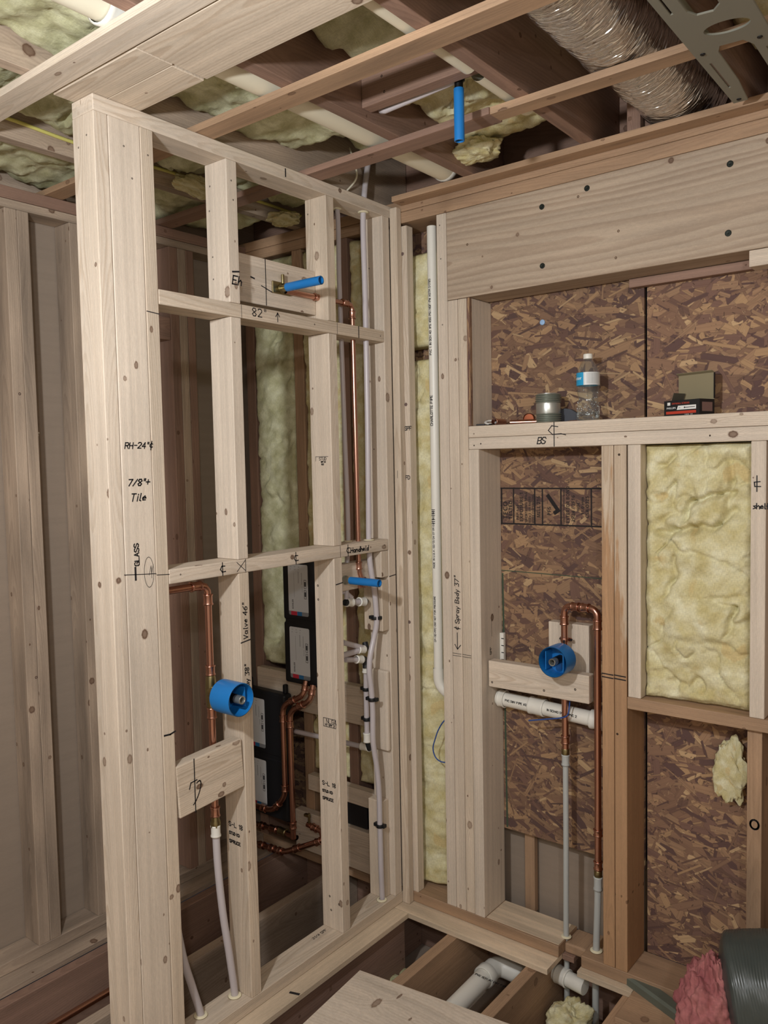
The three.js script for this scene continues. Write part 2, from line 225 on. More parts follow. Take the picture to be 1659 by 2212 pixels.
// ---------------------------------------------------------------- partition (the stud wall with the pipes), x -3.5 .. 0
const STUD = (p, x0, x1, y0, y1, z0, z1, m, label, name = 'stud') => part(name, bx(x0, x1, y0, y1, z0, z1), m, p, label);
const wp = setting('wall_partition', 'open stud wall carrying the shower pipes');
{
  const H = 95;
  STUD(wp, -3.5, 0, H, H + 1.5, 0.02, 45.34, wA, 'pale top plate of the stud wall', 'top_plate');
  const bp = STUD(wp, -3.5, 0, 0, 1.5, 0.02, 45.34, wB, 'pale bottom plate of the stud wall', 'bottom_plate');
  const p1 = STUD(wp, -3.5, 0, 1.5, H, 43.86, 45.34, wA, 'outermost stud of the end post'), p2 = STUD(wp, -1.5, 0, 1.5, H, 40.36, 43.82, wC, 'flat stud of the end post with handwriting');
  STUD(wp, -3.5, -2, 1.5, H, 40.36, 43.82, wB); const p3 = STUD(wp, -3.5, 0, 1.5, H, 38.84, 40.32, wB, 'inner stud of the end post');
  const lo = [], mi = [], hi = [];
  for (const z of [29.59, 13.8]) {
    lo.push(STUD(wp, -3.5, 0, 1.5, 50.24, z - 1.5, z, z > 20 ? wB : wA)); mi.push(STUD(wp, -3.5, 0, 51.78, 78.26, z - 1.5, z, z > 20 ? wC : wA)); hi.push(STUD(wp, -3.5, 0, 79.8, H, z - 1.5, z, z > 20 ? wC : wB));
  }
  const cs = STUD(wp, -3.5, 0, 1.5, H, 1.15, 2.65, wC, 'stud beside the corner');
  const r1 = STUD(wp, -3.5, 0, 78.28, 79.78, 2.68, 38.82, wB, 'upper row of blocking', 'blocking'), r2 = STUD(wp, -3.5, 0, 50.26, 51.76, 2.68, 38.82, wA, 'middle row of blocking', 'blocking');
  const pl = part('blocking', bx(-1.5, -0.02, 26, 31.6, 29.75, 38.7, { r: 0.16, rot: [0.06, 0, 0] }), wB, wp, 'wide low block with a hand-drawn loop');
  const b82 = part('backing_board', bx(-3.5, -2, 80.65, 86.05, 13.85, 28.05), wA, wp, 'backing board behind the upper stub');
  part('backing_board', bx(-3.3, -1.8, 45.4, 49, 2.7, 12.25, { r: 0.2 }), wC, wp);
  part('backing_board', bx(-3.4, -0.15, 39.2, 46.2, 2.68, 4.1, { r: 0.12 }), wB, wp); part('backing_board', bx(-1.5, -0.1, 46.6, 50.2, 2.68, 4.2), wA, wp);
  part('backing_board', bx(-3.3, -0.1, 22.3, 33.6, 2.68, 3.45, { r: 0.3 }), wC, wp); part('backing_board', bx(-3.4, -0.9, 1.5, 15.3, 2.68, 4.1), wB, wp);
  // nails and screws
  nails(p1, [[-2.6, 92.2, 45.34, ZP], [-1.2, 93, 45.34, ZP]]); nails(p2, [[0, 89.8, 41.4, XP], [0, 92.6, 42.2, XP]]); nails(p3, [[0, 92.5, 39.5, XP]]);
  nails(hi[0], [[-0, 92.8, 28.9, XP], [0, 90.8, 28.7, XP], [-2.7, 92.6, 29.59, ZP], [-2.9, 90, 29.59, ZP], [-2.6, 85, 29.59, ZP], [-2.6, 82.6, 29.59, ZP]]); nails(hi[1], [[-3, 93.2, 13.8, ZP]]);
  nails(lo[1], [[-2.9, 46.6, 13.8, ZP], [-2.9, 44.8, 13.8, ZP], [-0.6, 5.2, 13.8, ZP], [-2.2, 5.8, 13.8, ZP], [-2, 4, 13.8, ZP]], hole, 0.16);
  nails(r1, [[0, 79, 16.3, XP], [0, 79, 3.5, XP]]); nails(r2, [[0, 51, 3.5, XP], [0, 51.1, 37.4, XP]]);
  nails(cs, [[-2.4, 88.4, 2.65, ZP], [-2.2, 64, 2.65, ZP]]);
  // handwriting
  const U = ZM, W = YP, F = (y, z) => V(0, y, z);
  mark(p2, word('RH-24"@', 0.55, { slant: 0.2, jitter: 0.12 }), F(64, 43.4), U, W, 0.07); mark(p2, word('7/8"+', 0.6, { slant: 0.25, jitter: 0.1 }), F(60.4, 43.2), U, W, 0.08); mark(p2, word('Tile', 0.7, { slant: 0.3 }), F(58.9, 43), U, W, 0.08);
  mark(p2, turn90(word('GLASS', 0.5, { jitter: 0.1 })), F(52.6, 42.3), U, W, 0.07); mark(p2, [[[0, 0], [0, 1.15]]], F(51.25, 42.75), U, W, 0.14); mark(p2, [[[-0.9, 0], [2.7, -0.3]]], F(51.85, 43.1), U, W, 0.05);
  mark(p2, [[...Array(25).keys()].map((i) => [0.55 * Math.sin(i / 24 * 6.28), 1.5 * Math.cos(i / 24 * 6.28)]), [[0, -0.3], [0.25, 0.6], [0.3, -0.2], [0.5, 0.7]], [[0.3, -0.6], [0.3, 0.4]]], F(51.8, 41.2), U, W, 0.035, pencil);
  mark(p3, [[[0, 0], [1.45, -0.1]]], F(51.4, 40.28), U, W, 0.05); mark(p3, [[[0, 0], [1.4, -0.1]]], F(77.4, 40.3), U, W, 0.06); mark(p3, [[[0, 0], [0.7, -0.05], [1.3, 0.1]]], F(35, 40.1), U, W, 0.12);
  mark(r1, word('82"', 0.85, { gap: 2 }), F(78.75, 26.4), U, W, 0.07); mark(r1, [[[0, 0], [0, 1]], [[-0.3, 0.55], [0, 1], [0.3, 0.6]]], F(78.55, 22.5), U, W, 0.07); mark(r1, [[[0, 0], [0, 1.4]]], F(78.3, 28), U, W, 0.04, pencil); mark(r1, [[[0, 0], [0, 1.4]]], F(78.3, 8), U, W, 0.1); mark(r1, [[[0, 0], [0, 1.4]]], F(78.3, 12.2), U, W, 0.04, pencil);
  const CL = (h) => [[[0, 0], [0, h]], [[0.32, h * 0.72], [-0.1, h * 0.74], [-0.3, h * 0.5], [-0.05, h * 0.28], [0.4, h * 0.3]]];
  mark(r2, CL(1.4), F(50.3, 31.85), U, W, 0.08); mark(r2, CL(1.4), F(50.3, 20.6), U, W, 0.08); mark(r2, CL(1.4), F(50.3, 11.1), U, W, 0.08); mark(r2, word('Handheld', 0.6, { slant: 0.1, gap: 1.5 }), F(50.65, 10.6), U, W, 0.09);
  mark(r2, [[[-0.6, 0.2], [0.6, 1.3]], [[-0.6, 1.2], [0.6, 0.2]], [[0.65, 0], [0.65, 1.45]]], F(50.3, 29.2), U, W, 0.05); mark(r2, [[[0, 0], [0, 1.4]]], F(50.3, 12.6), U, W, 0.04, pencil);
  mark(lo[0], turn90(word('Valve 46"', 0.6, { gap: 1.5, slant: 0.15 })), F(42.8, 28.55), U, W, 0.07); mark(lo[0], [[[-0.7, 0], [0.62, 0.15]]], F(42.5, 28.85), U, W, 0.09); mark(lo[0], turn90(word('Spray 38"', 0.55, { slant: 0.15 })), F(36.2, 28.55), U, W, 0.07); mark(lo[0], [[[-0.7, 0], [0.62, 0.15]], [[-0.7, -0.5], [0.6, -0.4]]], F(36, 28.85), U, W, 0.07);
  mark(lo[1], [[[-0.55, 0], [0.7, 0.12]]], F(46.9, 13), U, W, 0.09); mark(cs, [[[-0.7, 0], [0.7, 0.1]]], F(46.6, 1.9), U, W, 0.08);
  mark(hi[0], word('Eh', 0.9, { slant: 0.2 }), F(81.8, 29.2), U, W, 0.1); mark(hi[0], [[[0, 0.5], [0.9, 0.65]]], F(82.6, 29.1), U, W, 0.12);
  mark(b82, [[[0, 0], [0, 5.2]], [[-0.7, 2.1], [1, 1.6]]], V(-2, 80.75, 22.3), U, W, 0.08); mark(b82, [[[0, 0], [0.5, -0.1]]], V(-2, 83.6, 24.6), U, W, 0.12);
  mark(pl, [[[0, -0.4], [0, 5.3]], [...Array(14).keys()].map((i) => [0.05 + 0.75 * Math.sin(0.3 + i * 0.25), 1.6 + 1.2 * Math.cos(i * 0.25 - 0.5)]), [[-0.7, 2.3], [-0.5, 2.9], [0.3, 3]]], V(-0.0, 26.2, 36.55), U, W, 0.08);
  mark(mi[1], [...word('STUD', 0.35, { x: 0.6 }), [[0, -0.1], [0, 0.45], [2.1, 0.45]], ...word('SPF KD', 0.16, { x: 0.9, y: -0.3 }), ...word('NO2', 0.16, { x: 0.95, y: -0.6 })], V(-2.7, 62.6, 13.8), XP, YP, 0.045, pencil);
  for (const [s, z] of [[lo[0], 29.59], [lo[1], 13.8]]) mark(s, [...word('S-L 18', 0.48, { gap: 1.8 }), ...word('STUD KD', 0.3, { y: -0.95 }), ...word('SPRUCE', 0.34, { y: -1.95, gap: 1.6 })], V(-2.95, z > 20 ? 21 : 20.6, z), XP, YP, 0.07);
  mark(lo[1], [[[0, 0], [0, 1.1], [2.1, 1.1], [2.1, 0], [0, 0]], ...word('NLGA', 0.5, { x: 0.5, y: 0.5 }), ...word('HT SPF 2', 0.25, { x: 0.3, y: 0.12 })], V(-2.5, 28.4, 13.8), XP, YP, 0.05);
  mark(wp.children[0], [[[0, 0.1], [0, 0.9]]], F(95.3, 20.6), U, W, 0.12);
  mark(bp, word('21/4 SPF', 0.4, { slant: 0.2 }), V(-2.2, 1.5, 17), ZM, V(-1, 0, 0), 0.05, pencil);
}

// ---------------------------------------------------------------- wall along the back, z -5.5 .. 0
const wb = setting('wall_back', 'framed outside wall with header, sills and strand-board sheathing');
const PPI = 26;
{
  const stamp = (g) => { const X = (x) => (x - 8) * PPI, Y = (y) => (84 - y) * PPI; g.strokeStyle = '#1c1718'; g.fillStyle = '#1f1a1b'; g.lineWidth = 5;
    g.beginPath(); g.moveTo(X(9), Y(58.4)); g.lineTo(X(32), Y(58.4)); g.moveTo(X(9), Y(53.7)); g.lineTo(X(32), Y(53.7)); for (const x of [13, 14.8, 17.9, 19, 21.6, 25.7]) { g.moveTo(X(x), Y(58.4)); g.lineTo(X(x), Y(53.7)); } g.stroke();
    const up = (t, x, y, s, w = 'bold') => { g.save(); g.translate(X(x), Y(y)); g.rotate(-Math.PI / 2); g.font = `${w} ${s * PPI}px sans-serif`; g.fillText(t, 0, 0); g.restore(); };
    up('STRUCTURAL', 12.9, 53.9, 0.55); up('TECO', 13.9, 54.3, 0.95); up('TESTED', 14.6, 54.3, 0.72); up('PRP 133', 15.6, 54.2, 0.55); up('EXPOSURE 1', 16.2, 54, 0.68); up('SHEATHING SPAN', 16.8, 53.9, 0.48); up('1/2 x 1 3/8 RATED', 17.3, 53.9, 0.42); up('SIZED FOR SPACING', 17.8, 53.9, 0.4); up('MILL 216', 18.7, 54.6, 0.66); up('PFS', 20.2, 54.9, 0.7);
    g.lineWidth = 13; g.beginPath(); g.moveTo(X(19.7), Y(57.6)); g.lineTo(X(21.2), Y(55.6)); g.lineTo(X(20.6), Y(55.2)); g.stroke(); g.lineWidth = 5;
    up('CONSTRUCTION SHEATHING', 22.1, 53.9, 0.32); up('EXTERIOR BOND', 22.8, 54, 0.6); up('2R24 / 2F16', 23.5, 54.2, 0.62); up('W24', 24.1, 55.6, 0.5); up('11.0 mm', 24.7, 55.1, 0.56); up('CSA O325', 25.4, 54.7, 0.62);
    g.strokeStyle = '#3d4b3a'; g.lineWidth = 3; g.beginPath(); g.moveTo(X(9), Y(47.4)); g.lineTo(X(32), Y(47.2)); g.stroke(); g.lineWidth = 7; g.beginPath(); g.moveTo(X(13), Y(47)); g.lineTo(X(13.3), Y(12)); g.stroke(); };
  const osbA = std(0xffffff, { map: strandTex(Math.round(24.4 * PPI), Math.round(72.2 * PPI), PPI, 5, 0.98, stamp), roughness: 0.85 }), osbB = std(0xffffff, { map: strandTex(1300, 1300, PPI, 9, 1.06), roughness: 0.85 });
  const sheet = (x0, x1, y0, y1, m, fit) => { const g = bx(x0, x1, y0, y1, -6, -5.5, { r: 0.03 }), p = g.attributes.position, uv = g.attributes.uv; for (let i = 0; i < p.count; i++) uv.setXY(i, fit ? (p.getX(i) - x0) / (x1 - x0) : p.getX(i) / 50, fit ? (p.getY(i) - y0) / (y1 - y0) : p.getY(i) / 50); return g; };
  const oL = part('sheathing_panel', sheet(8, 32.4, 11.8, 84, osbA, true), osbA, wb, 'strand-board panel with a printed grade stamp');
  part('sheathing_panel', sheet(32.72, 84, 1.5, 84, osbB, false), osbB, wb, 'strand-board panel beyond the dark joint');
  part('plug', turned(V(19.26, 79.55, -5.52), V(19.26, 79.55, -5.3), [[0.01, 0], [0.34, 0], [0.36, 0.5], [0.3, 1], [0.01, 0.9]], 20), std(0x9cc0e8, { roughness: 0.5 }), oL, 'pale blue disc at a hole in the sheathing');  // small pale blue disc set where the sheathing has a hole
  part('sheathing_panel', sheet(-34, 7.98, 1.5, 95, osbB, false), osbB, wb);
  part('tar_paper', bx(-34, 84, 12.5, 96, -6.6, -6.3, { r: 0.02 }), blackP, wb); 
  // plates and header
  STUD(wb, -33, 84, 94.27, 95.74, -5.5, -0.02, wOld, 'orange lower top plate', 'top_plate'); STUD(wb, -33, 84, 95.77, 97.22, -5.5, -0.02, wOld, 'orange upper top plate', 'top_plate');
  const bp = STUD(wb, -33, 23.5, 0, 1.5, -5.5, -0.02, wOld, 'orange bottom plate dusted with sawdust', 'bottom_plate'); const bp2 = STUD(wb, 26.5, 84, 0, 1.5, -5.5, -0.02, wOld, undefined, 'bottom_plate');
  part('bottom_plate', bx(23.52, 26.48, 0, 1.3, -5.5, -1.6, { r: 0.3 }), wOld, wb, 'chewed-out stretch of bottom plate');
  part('sawdust', bx(12.95, 23.4, 1.5, 1.56, -5.4, -0.3, { r: 0.02 }), wDust, bp); 
  const hd = part('header', bx(8.4, 84, 83, 94.24, -5, 0, { r: 0.14, U: 96, W: 12 }), wHead, wb, 'wide pale header beam with dark screws');
  for (const [x, y] of [[22.1, 92.1], [27.8, 93], [22.1, 85.2], [43.4, 92], [43.25, 85.05], [62, 92], [62, 85]]) part('timber_screw', screwHead(V(x, y, 0), ZP, 0.33, 0.1), std(0x20251f, { roughness: 0.55, metalness: 0.5 }), hd);
  nails(hd, [[26.7, 92.3, 0, ZP], [31.5, 87.5, 0, ZP], [31.2, 84.6, 0, ZP], [11.6, 89.6, 0, ZP]], rust, 0.16);
  part('header_backer', bx(31, 45, 81.95, 82.95, -5.4, -4.3), wRed, wb); part('block', bx(45.25, 62, 81.3, 82.96, -2.4, -0.1), wA, wb, 'pale block under the far end of the header');
  // studs near the corner
  const sa = STUD(wb, 0.05, 1.22, 0.02, 96.2, 0.02, 1.1, wB, 'narrow corner strip'), sb = STUD(wb, -1.5, 2, 1.5, 93.9, -1.5, -0.04, wA, 'flat corner stud cut short at the top');
  const sd = STUD(wb, 6.87, 8.37, 1.5, 94.24, -5.5, -0.02, wC, 'stud beside the white pipe'), se = STUD(wb, 8.41, 9.93, 1.5, 82.96, -5.5, -0.04, wA, 'jack stud with handwriting'), sf = STUD(wb, 9.97, 11.3, 1.5, 82.96, -5.5, -0.05, wB);
  STUD(wb, 11.33, 11.72, 66.65, 82.96, -5.5, -0.66, wC, undefined, 'trimmer'); part('filler_strip', bx(11.33, 11.74, 66.65, 82.96, -0.64, -0.06, { r: 0.03 }), std(0xffffff, { map: osbB.map, roughness: 0.9 }), wb, 'strand-board filler strip'); 
  STUD(wb, 11.34, 12.86, 1.5, 63.58, -5.5, -0.02, wC, 'trimmer stud under the shelf beam', 'trimmer');
  const s1 = STUD(wb, 11.38, 84, 65.12, 66.6, -5.5, -0.01, wA, 'upper board of the shelf beam', 'shelf_beam'), s2 = STUD(wb, 11.38, 84, 63.6, 65.09, -5.5, -0.02, wC, 'lower board of the shelf beam', 'shelf_beam');
  const stained = (g, k) => { const q = g.attributes.position, uv = g.attributes.uv; for (let i = 0; i < q.count; i++) { uv.setX(i, (q.getY(i) + k) / 96); uv.setY(i, (q.getX(i) - 29.3 + (q.getZ(i) + 6) * 0.4) / 3.1 * 0.5 + (k ? 0.3 : 0.12)); } return g; };
  const c1 = part('stud', stained(bx(29.36, 30.82, 1.5, 63.58, -5.5, -0.02), 0), wStain, wb, 'centre stud stained orange lower down'), c2 = part('stud', stained(bx(30.87, 32.34, 1.5, 63.58, -5.5, -0.03), 11), wStain, wb, 'centre stud stained orange lower down');
  STUD(wb, 32.5, 34, 34.62, 63.58, -5.5, -0.02, wC); const k1 = STUD(wb, 45.6, 47.08, 34.62, 63.58, -5.5, -0.02, wC, 'pale stud with handwriting beside the batt');
  STUD(wb, 32.38, 84, 33.2, 34.6, -5.5, -0.02, wOld, 'orange sill under the batt', 'rough_sill'); const m1 = STUD(wb, 45.2, 46.7, 1.5, 33.18, -5.5, -0.9, wOld); STUD(wb, 62, 63.5, 1.5, 33.18, -5.5, -0.1, wOld);
  // behind the lowered sheathing: the next room's board and stud
  part('drywall_panel', bx(-6, 33, -0.5, 12.4, -8.6, -8.1, { r: 0.02 }), drywall, wb, 'grey wallboard behind the gap'); STUD(wb, 15.3, 16.8, 0.5, 11.9, -7.6, -6.62, wOld);
  part('plank', bx(13.05, 27.1, 32.45, 35.95, -2.9, -1.42, { r: 0.14 }), wA, wb, 'pale plank carrying the round valve'); part('block', bx(20.5, 26, 32, 41.5, -5.45, -3.95, { r: 0.1, axis: 'y' }), wC, wb, 'pale block behind the valve pipe');
  const pk = wb.children[wb.children.length - 2]; nails(pk, [[13.6, 33.1, -1.42, ZP], [21.1, 33.2, -1.42, ZP], [25.3, 34, -1.42, ZP]], hole, 0.16);
  nails(s1, [[12.2, 65.6, -0.01, ZP]], rust); nails(s2, [[12.2, 64.1, -0.01, ZP], [13.2, 64.3, -0.01, ZP], [41.5, 64.3, -0.01, ZP]]); nails(c2, [[31.5, 62.5, -0.02, ZP], [31.2, 30, -0.02, ZP]], hole, 0.14); nails(sd, [[7.4, 92.8, -0.02, ZP], [7.6, 80, -0.02, ZP], [7.5, 88.5, -0.02, ZP]]); nails(bp, [[22.4, 1.5, -2.2, YP], [22.1, 1.5, -1.6, YP]], hole, 0.2);
  nails(sb, [[1.3, 90.2, -0.02, ZP], [1.4, 70, -0.02, ZP], [1.3, 40, -0.02, ZP]], std(0x6d5a55, { roughness: 0.8 }), 0.24);
  // the bay beyond the partition: studs and blocking of the same wall
  for (const [x0, x1, m] of [[-30.2, -28.3, wRed], [-19.6, -17.7, wOld], [-10.3, -8.6, wRed]]) STUD(wb, x0, x1, 1.5, 94.25, -5.5, -0.04, m);
  part('blocking', bx(-28.2, -3.55, 24.3, 29.9, 0, 1.5), wB, wb, 'wide board across the bay behind the pipes'); part('blocking', bx(-17.6, -3.6, 12.2, 14.6, 0, 1.4), wA, wb); part('blocking', bx(-20.5, -5.2, 2.4, 8.5, 0, 1.5, { r: 0.14 }), wA, wb, 'low board across the bay');
  part('access_panel', bx(-10.6, -6.45, 8.6, 12.1, 0.1, 0.8), blackP, wb, 'black plate between the low boards');
  // handwriting
  const M = (m, l, x, y, w = 0.08, z = 0, mat) => mark(m, l, V(x, y, z), XP, YP, w, mat);
  M(s1, [[[0, -1.4], [0, 1.45]], [[0.5, 0.9], [-0.3, 1.05], [-0.75, 0.5], [-0.2, 0], [0.9, 0.05], [1.5, -0.1]]], 23.45, 65.1, 0.07); M(s2, word('BS', 0.75, { slant: 0.25, gap: 0.3 }), 21.2, 64.05, 0.08);
  M(se, turn90([...word('@ Spray Body 37"', 0.6, { slant: 0.1, jitter: 0.08 }), [[-2.6, 0.3], [-0.4, 0.3]], [[-2, 0.7], [-2.6, 0.3], [-2, -0.2]]]), 9.5, 39.8, 0.07, -0.03); for (const [m, x, z] of [[se, 8.45, -0.03], [sf, 9.98, -0.04]]) M(m, [[[0, 0], [1.3, 0]], [[0, -0.3], [1.3, -0.3]]], x, 36.6, 0.05, z, pencil);
  for (const [m, x] of [[c1, 29.4], [c2, 30.9]]) M(m, [[[0, 0.05], [1.3, 0]], [[0, -0.35], [1.3, -0.4]]], x, 36.9, 0.09);
  M(k1, [[[0, 0], [0, 1.6]], [[0.3, 1], [-0.25, 0.95], [-0.2, 0.5], [0.35, 0.5]]], 46.2, 58.4, 0.07); M(k1, word('shelf', 0.55, { gap: 0.7 }), 45.85, 56.6, 0.07); M(m1, [[...Array(17).keys()].map((i) => [0.42 * Math.sin(i * 0.39), 0.5 * Math.cos(i * 0.39)])], 46, 22.8, 0.13, -0.89);
  M(sa, [[[0, 0], [0, 1]]], 0.6, 60, 0.04, 1.1, pencil); for (const [y, t] of [[66.5, 'SPF'], [59.8, 'FD']]) M(sb, word(t, 0.5, { gap: 0.6 }), 1.15, y, 0.06, -0.03);
  mark(wb.children.find((c) => c.name.startsWith('trimmer')), [...turn90(word('SPF', 0.4)), [[0.1, 2.4], [0.1, 4.6]]], V(12.86, 36.5, -2.6), ZM, YP, 0.05, pencil);
}

// ---------------------------------------------------------------- the far wall at x -29.5 and the shell of the room
const wl = setting('wall_left', 'stud wall backed with grey wallboard');
{
  part('drywall_panel', bx(-34, -33.1, -0.7, 97, -6, 152, { r: 0.02 }), drywall, wl, 'grey paper back of the wallboard');
  STUD(wl, -33, -29.5, 95, 96.48, -0.0, 150, wRed, undefined, 'top_plate'); STUD(wl, -33.0, -29.55, 93.9, 94.97, 0, 150, wGrey, undefined, 'top_plate'); STUD(wl, -33, -29.5, 0, 1.5, 0, 150, wGrey, 'weathered bottom plate', 'bottom_plate');
  for (const [z0, z1, m] of [[35.8, 37.3, wGrey], [37.33, 38.85, wGrey], [28.9, 30.4, wGrey], [13.4, 14.9, wRed], [11.9, 13.36, wGrey], [10.5, 11.86, wRed], [55, 56.5, wGrey], [71, 72.5, wGrey], [87, 88.5, wGrey], [103, 104.5, wGrey]]) STUD(wl, -33, -29.5, 1.5, 93.88, z0, z1, m);
  STUD(wl, -32.8, -29.6, 80.5, 83.7, 14.95, 28.85, wRed, undefined, 'blocking');
  const a = wl.children[4]; for (const [y, z] of [[71.5, 38.6], [36, 38.2]]) nails(a, [[-29.5, y, z - 0.6, XP]], std(0x5d4a40), 0.2);
  part('anchor', [screwHead(V(-33.08, 66.6, 34.3), XP, 0.25, 0.5), rod(V(-33, 66.9, 34.3), V(-32.5, 66.9, 34.1), 0.12)], std(0xf1efe8), wl, 'small white wall anchor');
}
part('drywall_panel', bx(118, 119, -0.7, 106, -6, 152, { r: 0.02, U: 96, W: 96 }), plaster, setting('wall_right'));
part('drywall_panel', bx(-34, 119, -0.7, 106, 152, 153, { r: 0.02, U: 96, W: 96 }), plaster, setting('wall_front'));

// ---------------------------------------------------------------- ceiling: joists, boards above, furring strips below
const ce = setting('ceiling', 'open joists with furring strips nailed underneath');
{
  for (const [x, m] of [[-34, wGrey], [-18.3, wGrey], [-2.55, wGrey], [13.15, wRed], [28.72, wRed], [44.9, wRed], [60.5, wRed], [76, wRed], [92, wRed], [108, wRed]]) part('joist', bx(x - 0.75, x + 0.75, 97.26, 106.5, -5.4, 151.8, { W: 12 }), m, ce);
  for (let i = 0; i < 14; i++) part('subfloor_board', bx(-34.7, 118.9, 106.52, 107.3, -5.8 + i * 11.3, -5.86 + (i + 1) * 11.3, { r: 0.02 }), wGrey, ce);
  const rim = part('rim_joist', bx(-34.7, 118.9, 97.26, 106.5, -7, -5.5, { W: 12 }), wRed, ce); void rim;
  const strip = (x0, x1, z0, z1, m, y0 = 96.52, rot) => part('furring_strip', bx(x0, x1, y0, y0 + 0.72, z0, z1, { r: 0.05, W: 6, rot }), m, ce);
  strip(-32.5, 118, 31.05, 33.55, wOld); strip(-32.5, 25.2, 14.3, 16.95, wRed, 96.52, [0, -0.012, 0]); strip(23.6, 118, 15.0, 17.05, wOld, 97.0 - 0.44); strip(1.3, 118, 0.03, 2.2, wOld); strip(-32.5, 118, 47.6, 50.3, wA);
  for (const z of [64, 80, 96, 112, 128, 144]) strip(-32.5, 118, z, z + 2.6, wOld);
  part('ceiling_board', bx(-1.2, 9.4, 96.52, 97.24, 40.1, 43.6, { r: 0.05 }), wB, ce); part('ceiling_board', bx(-3.2, 9.6, 96.53, 97.25, 43.66, 47.3, { r: 0.05 }), wB, ce); part('ceiling_board', bx(9.65, 118, 96.6, 97.25, 40.0, 47.35, { r: 0.05, W: 12 }), wB, ce, 'wide smooth board under the joists');
  const bl = part('blocking', bx(13.95, 27.95, 98.2, 105.4, 22, 23.5), wRed, ce, 'block between joists above the rain-head stub'); nails(bl, [[16.6, 100.6, 23.5, ZP], [16.9, 99, 23.5, ZP], [23, 101, 23.5, ZP]], hole, 0.14);
  part('blocking', bx(33, 34.5, 97.3, 104, -0.2, 1.3, { axis: 'y' }), wRed, ce);
}

// ---------------------------------------------------------------- floor: subfloor ledges, joists, the open pit, what lies under it
const fl = setting('floor', 'cut-back subfloor over open joists');
{
  const ledge = (x0, x1, z0, z1, m, l) => part('subfloor_panel', bx(x0, x1, -0.75, -0.02, z0, z1, { r: 0.06, W: 12 }), m, fl, l);
  ledge(-4.2, 2.35, 2.9, 70, wDust, 'subfloor ledge below the pipe wall'); ledge(-4.2, 23.4, -5.5, 2.86, wDust, 'subfloor ledge with a broken end'); ledge(26.4, 33.2, -5.5, 0.95, wDust, 'short subfloor ledge by the centre studs'); ledge(33.24, 118, -5.5, 6, wOld); ledge(-33, -26.6, 0, 150, wGrey, 'damp grey subfloor strip by the far wall');
  ledge(38, 118, 26, 150, wDust); ledge(-26.5, 38, 70.1, 150, wDust); ledge(23.45, 25, -5.5, -1.2, wRed);
  for (const [x0, x1, z0, m] of [[8.7, 10.2, -5.4, wOld], [20.4, 21.9, -5.4, wOld], [32.1, 33.6, -5.4, wOld], [-3, -1.5, -5.4, wRed], [-15.5, -13.95, -5.4, wGrey], [-26.6, -25, -5.4, wRed], [0.2, 1.7, 2.9, wRed], [44, 45.5, -5.4, wRed], [60, 61.5, -5.4, wRed], [76, 77.5, -5.4, wRed], [100, 101.5, -5.4, wRed]]) part('floor_joist', bx(x0, x1, -10, -0.78, z0, 151, { W: 12 }), m, fl);
  part('rim_joist', bx(-33, 118, -10, -0.78, -7, -5.5, { W: 12 }), wRed, fl); part('floor_joist', bx(33.65, 43.9, -10, -0.78, 5, 6.5, { W: 12 }), wOld, fl);
  part('pit_bottom', bx(-34, 118, -12, -10.05, -7, 152, { r: 0.02, U: 96, W: 96 }), drywall, fl);
  mark(fl.children[0], [[[0, 0], [0.9, 0.3]]], V(1.2, -0.02, 24.6), XP, ZM, 0.25);
}

// ---------------------------------------------------------------- glass wool
const FACE = (x0, x1, y0, y1, z) => [V(x0, y0, z), V(x1 - x0, 0, 0), V(0, y1 - y0, 0)];
const DOWN = (x0, x1, z0, z1, y) => [V(x0, y, z0), V(x1 - x0, 0, 0), V(0, 0, z1 - z0)];       // faces down
batt('large yellow batt filling the square bay under the shelf beam', ...FACE(34.05, 45.55, 34.7, 63.5, -1.0), 4.3, { amp: 0.9, seed: 3, step: 0.2, edge: 0.7, hollowAt: [[6.3, 21.8, 1.9, -0.7], [5, 9, 3.6, -0.9], [6.4, 15.6, 2.4, -0.5], [3.6, 26, 2, -0.3], [10.3, 22, 1.5, 1.1], [10.2, 26, 1.2, 0.6]],
  grooves: [[0.22, 0.9, 1.5, 26.3, 3.3, 27.5], [0.2, 1.2, 4.2, 20.4, 4.4, 21.3, 5.4, 22.6, 8, 23.2, 9.6, 23.7], [0.26, 1.4, 9.6, 21.4, 8, 20, 5.2, 19.6, 3.1, 19.2, 1.2, 18.9], [0.2, 0.8, 3.4, 16.4, 3.1, 13.6, 2.3, 11.7], [0.2, 0.9, 7.4, 11.5, 9.8, 11, 9.1, 7.8], [0.2, 0.7, 9, 27.4, 9.4, 24.4, 8.8, 21], [0.18, 0.7, 2, 23.2, 3.4, 24.6, 3, 21.6], [0.2, 0.6, 0.8, 5, 2.4, 3.2, 4.5, 1.8]] });
batt('long narrow yellow batt behind the white printed pipe', ...FACE(-1.4, 6.85, 2, 76.2, -2.5), 2.8, { grooves: [[0.8, 1.1, 6.18, 0, 6.18, 75]], amp: 0.55, seed: 5, step: 0.26, edge: 0.35 });
batt('short yellow batt above the dark gap beside the white pipe', ...FACE(-1.4, 6.85, 78, 90.6, -2.5), 2.8, { grooves: [[0.8, 1.1, 6.18, 0, 6.18, 14]], amp: 0.55, seed: 8, step: 0.26, edge: 0.45 });
batt('greenish batt in the bay nearest the grey wallboard', ...FACE(-28.25, -19.65, 30.5, 93.8, 0.1), 4.8, { amp: 0.8, seed: 11, edge: 0.5 }, woolGreen);
batt('yellow batt behind the second stud of the pipe wall', ...FACE(-17.65, -10.35, 15, 93.8, 0.1), 4.8, { amp: 0.8, seed: 14, edge: 0.5 });
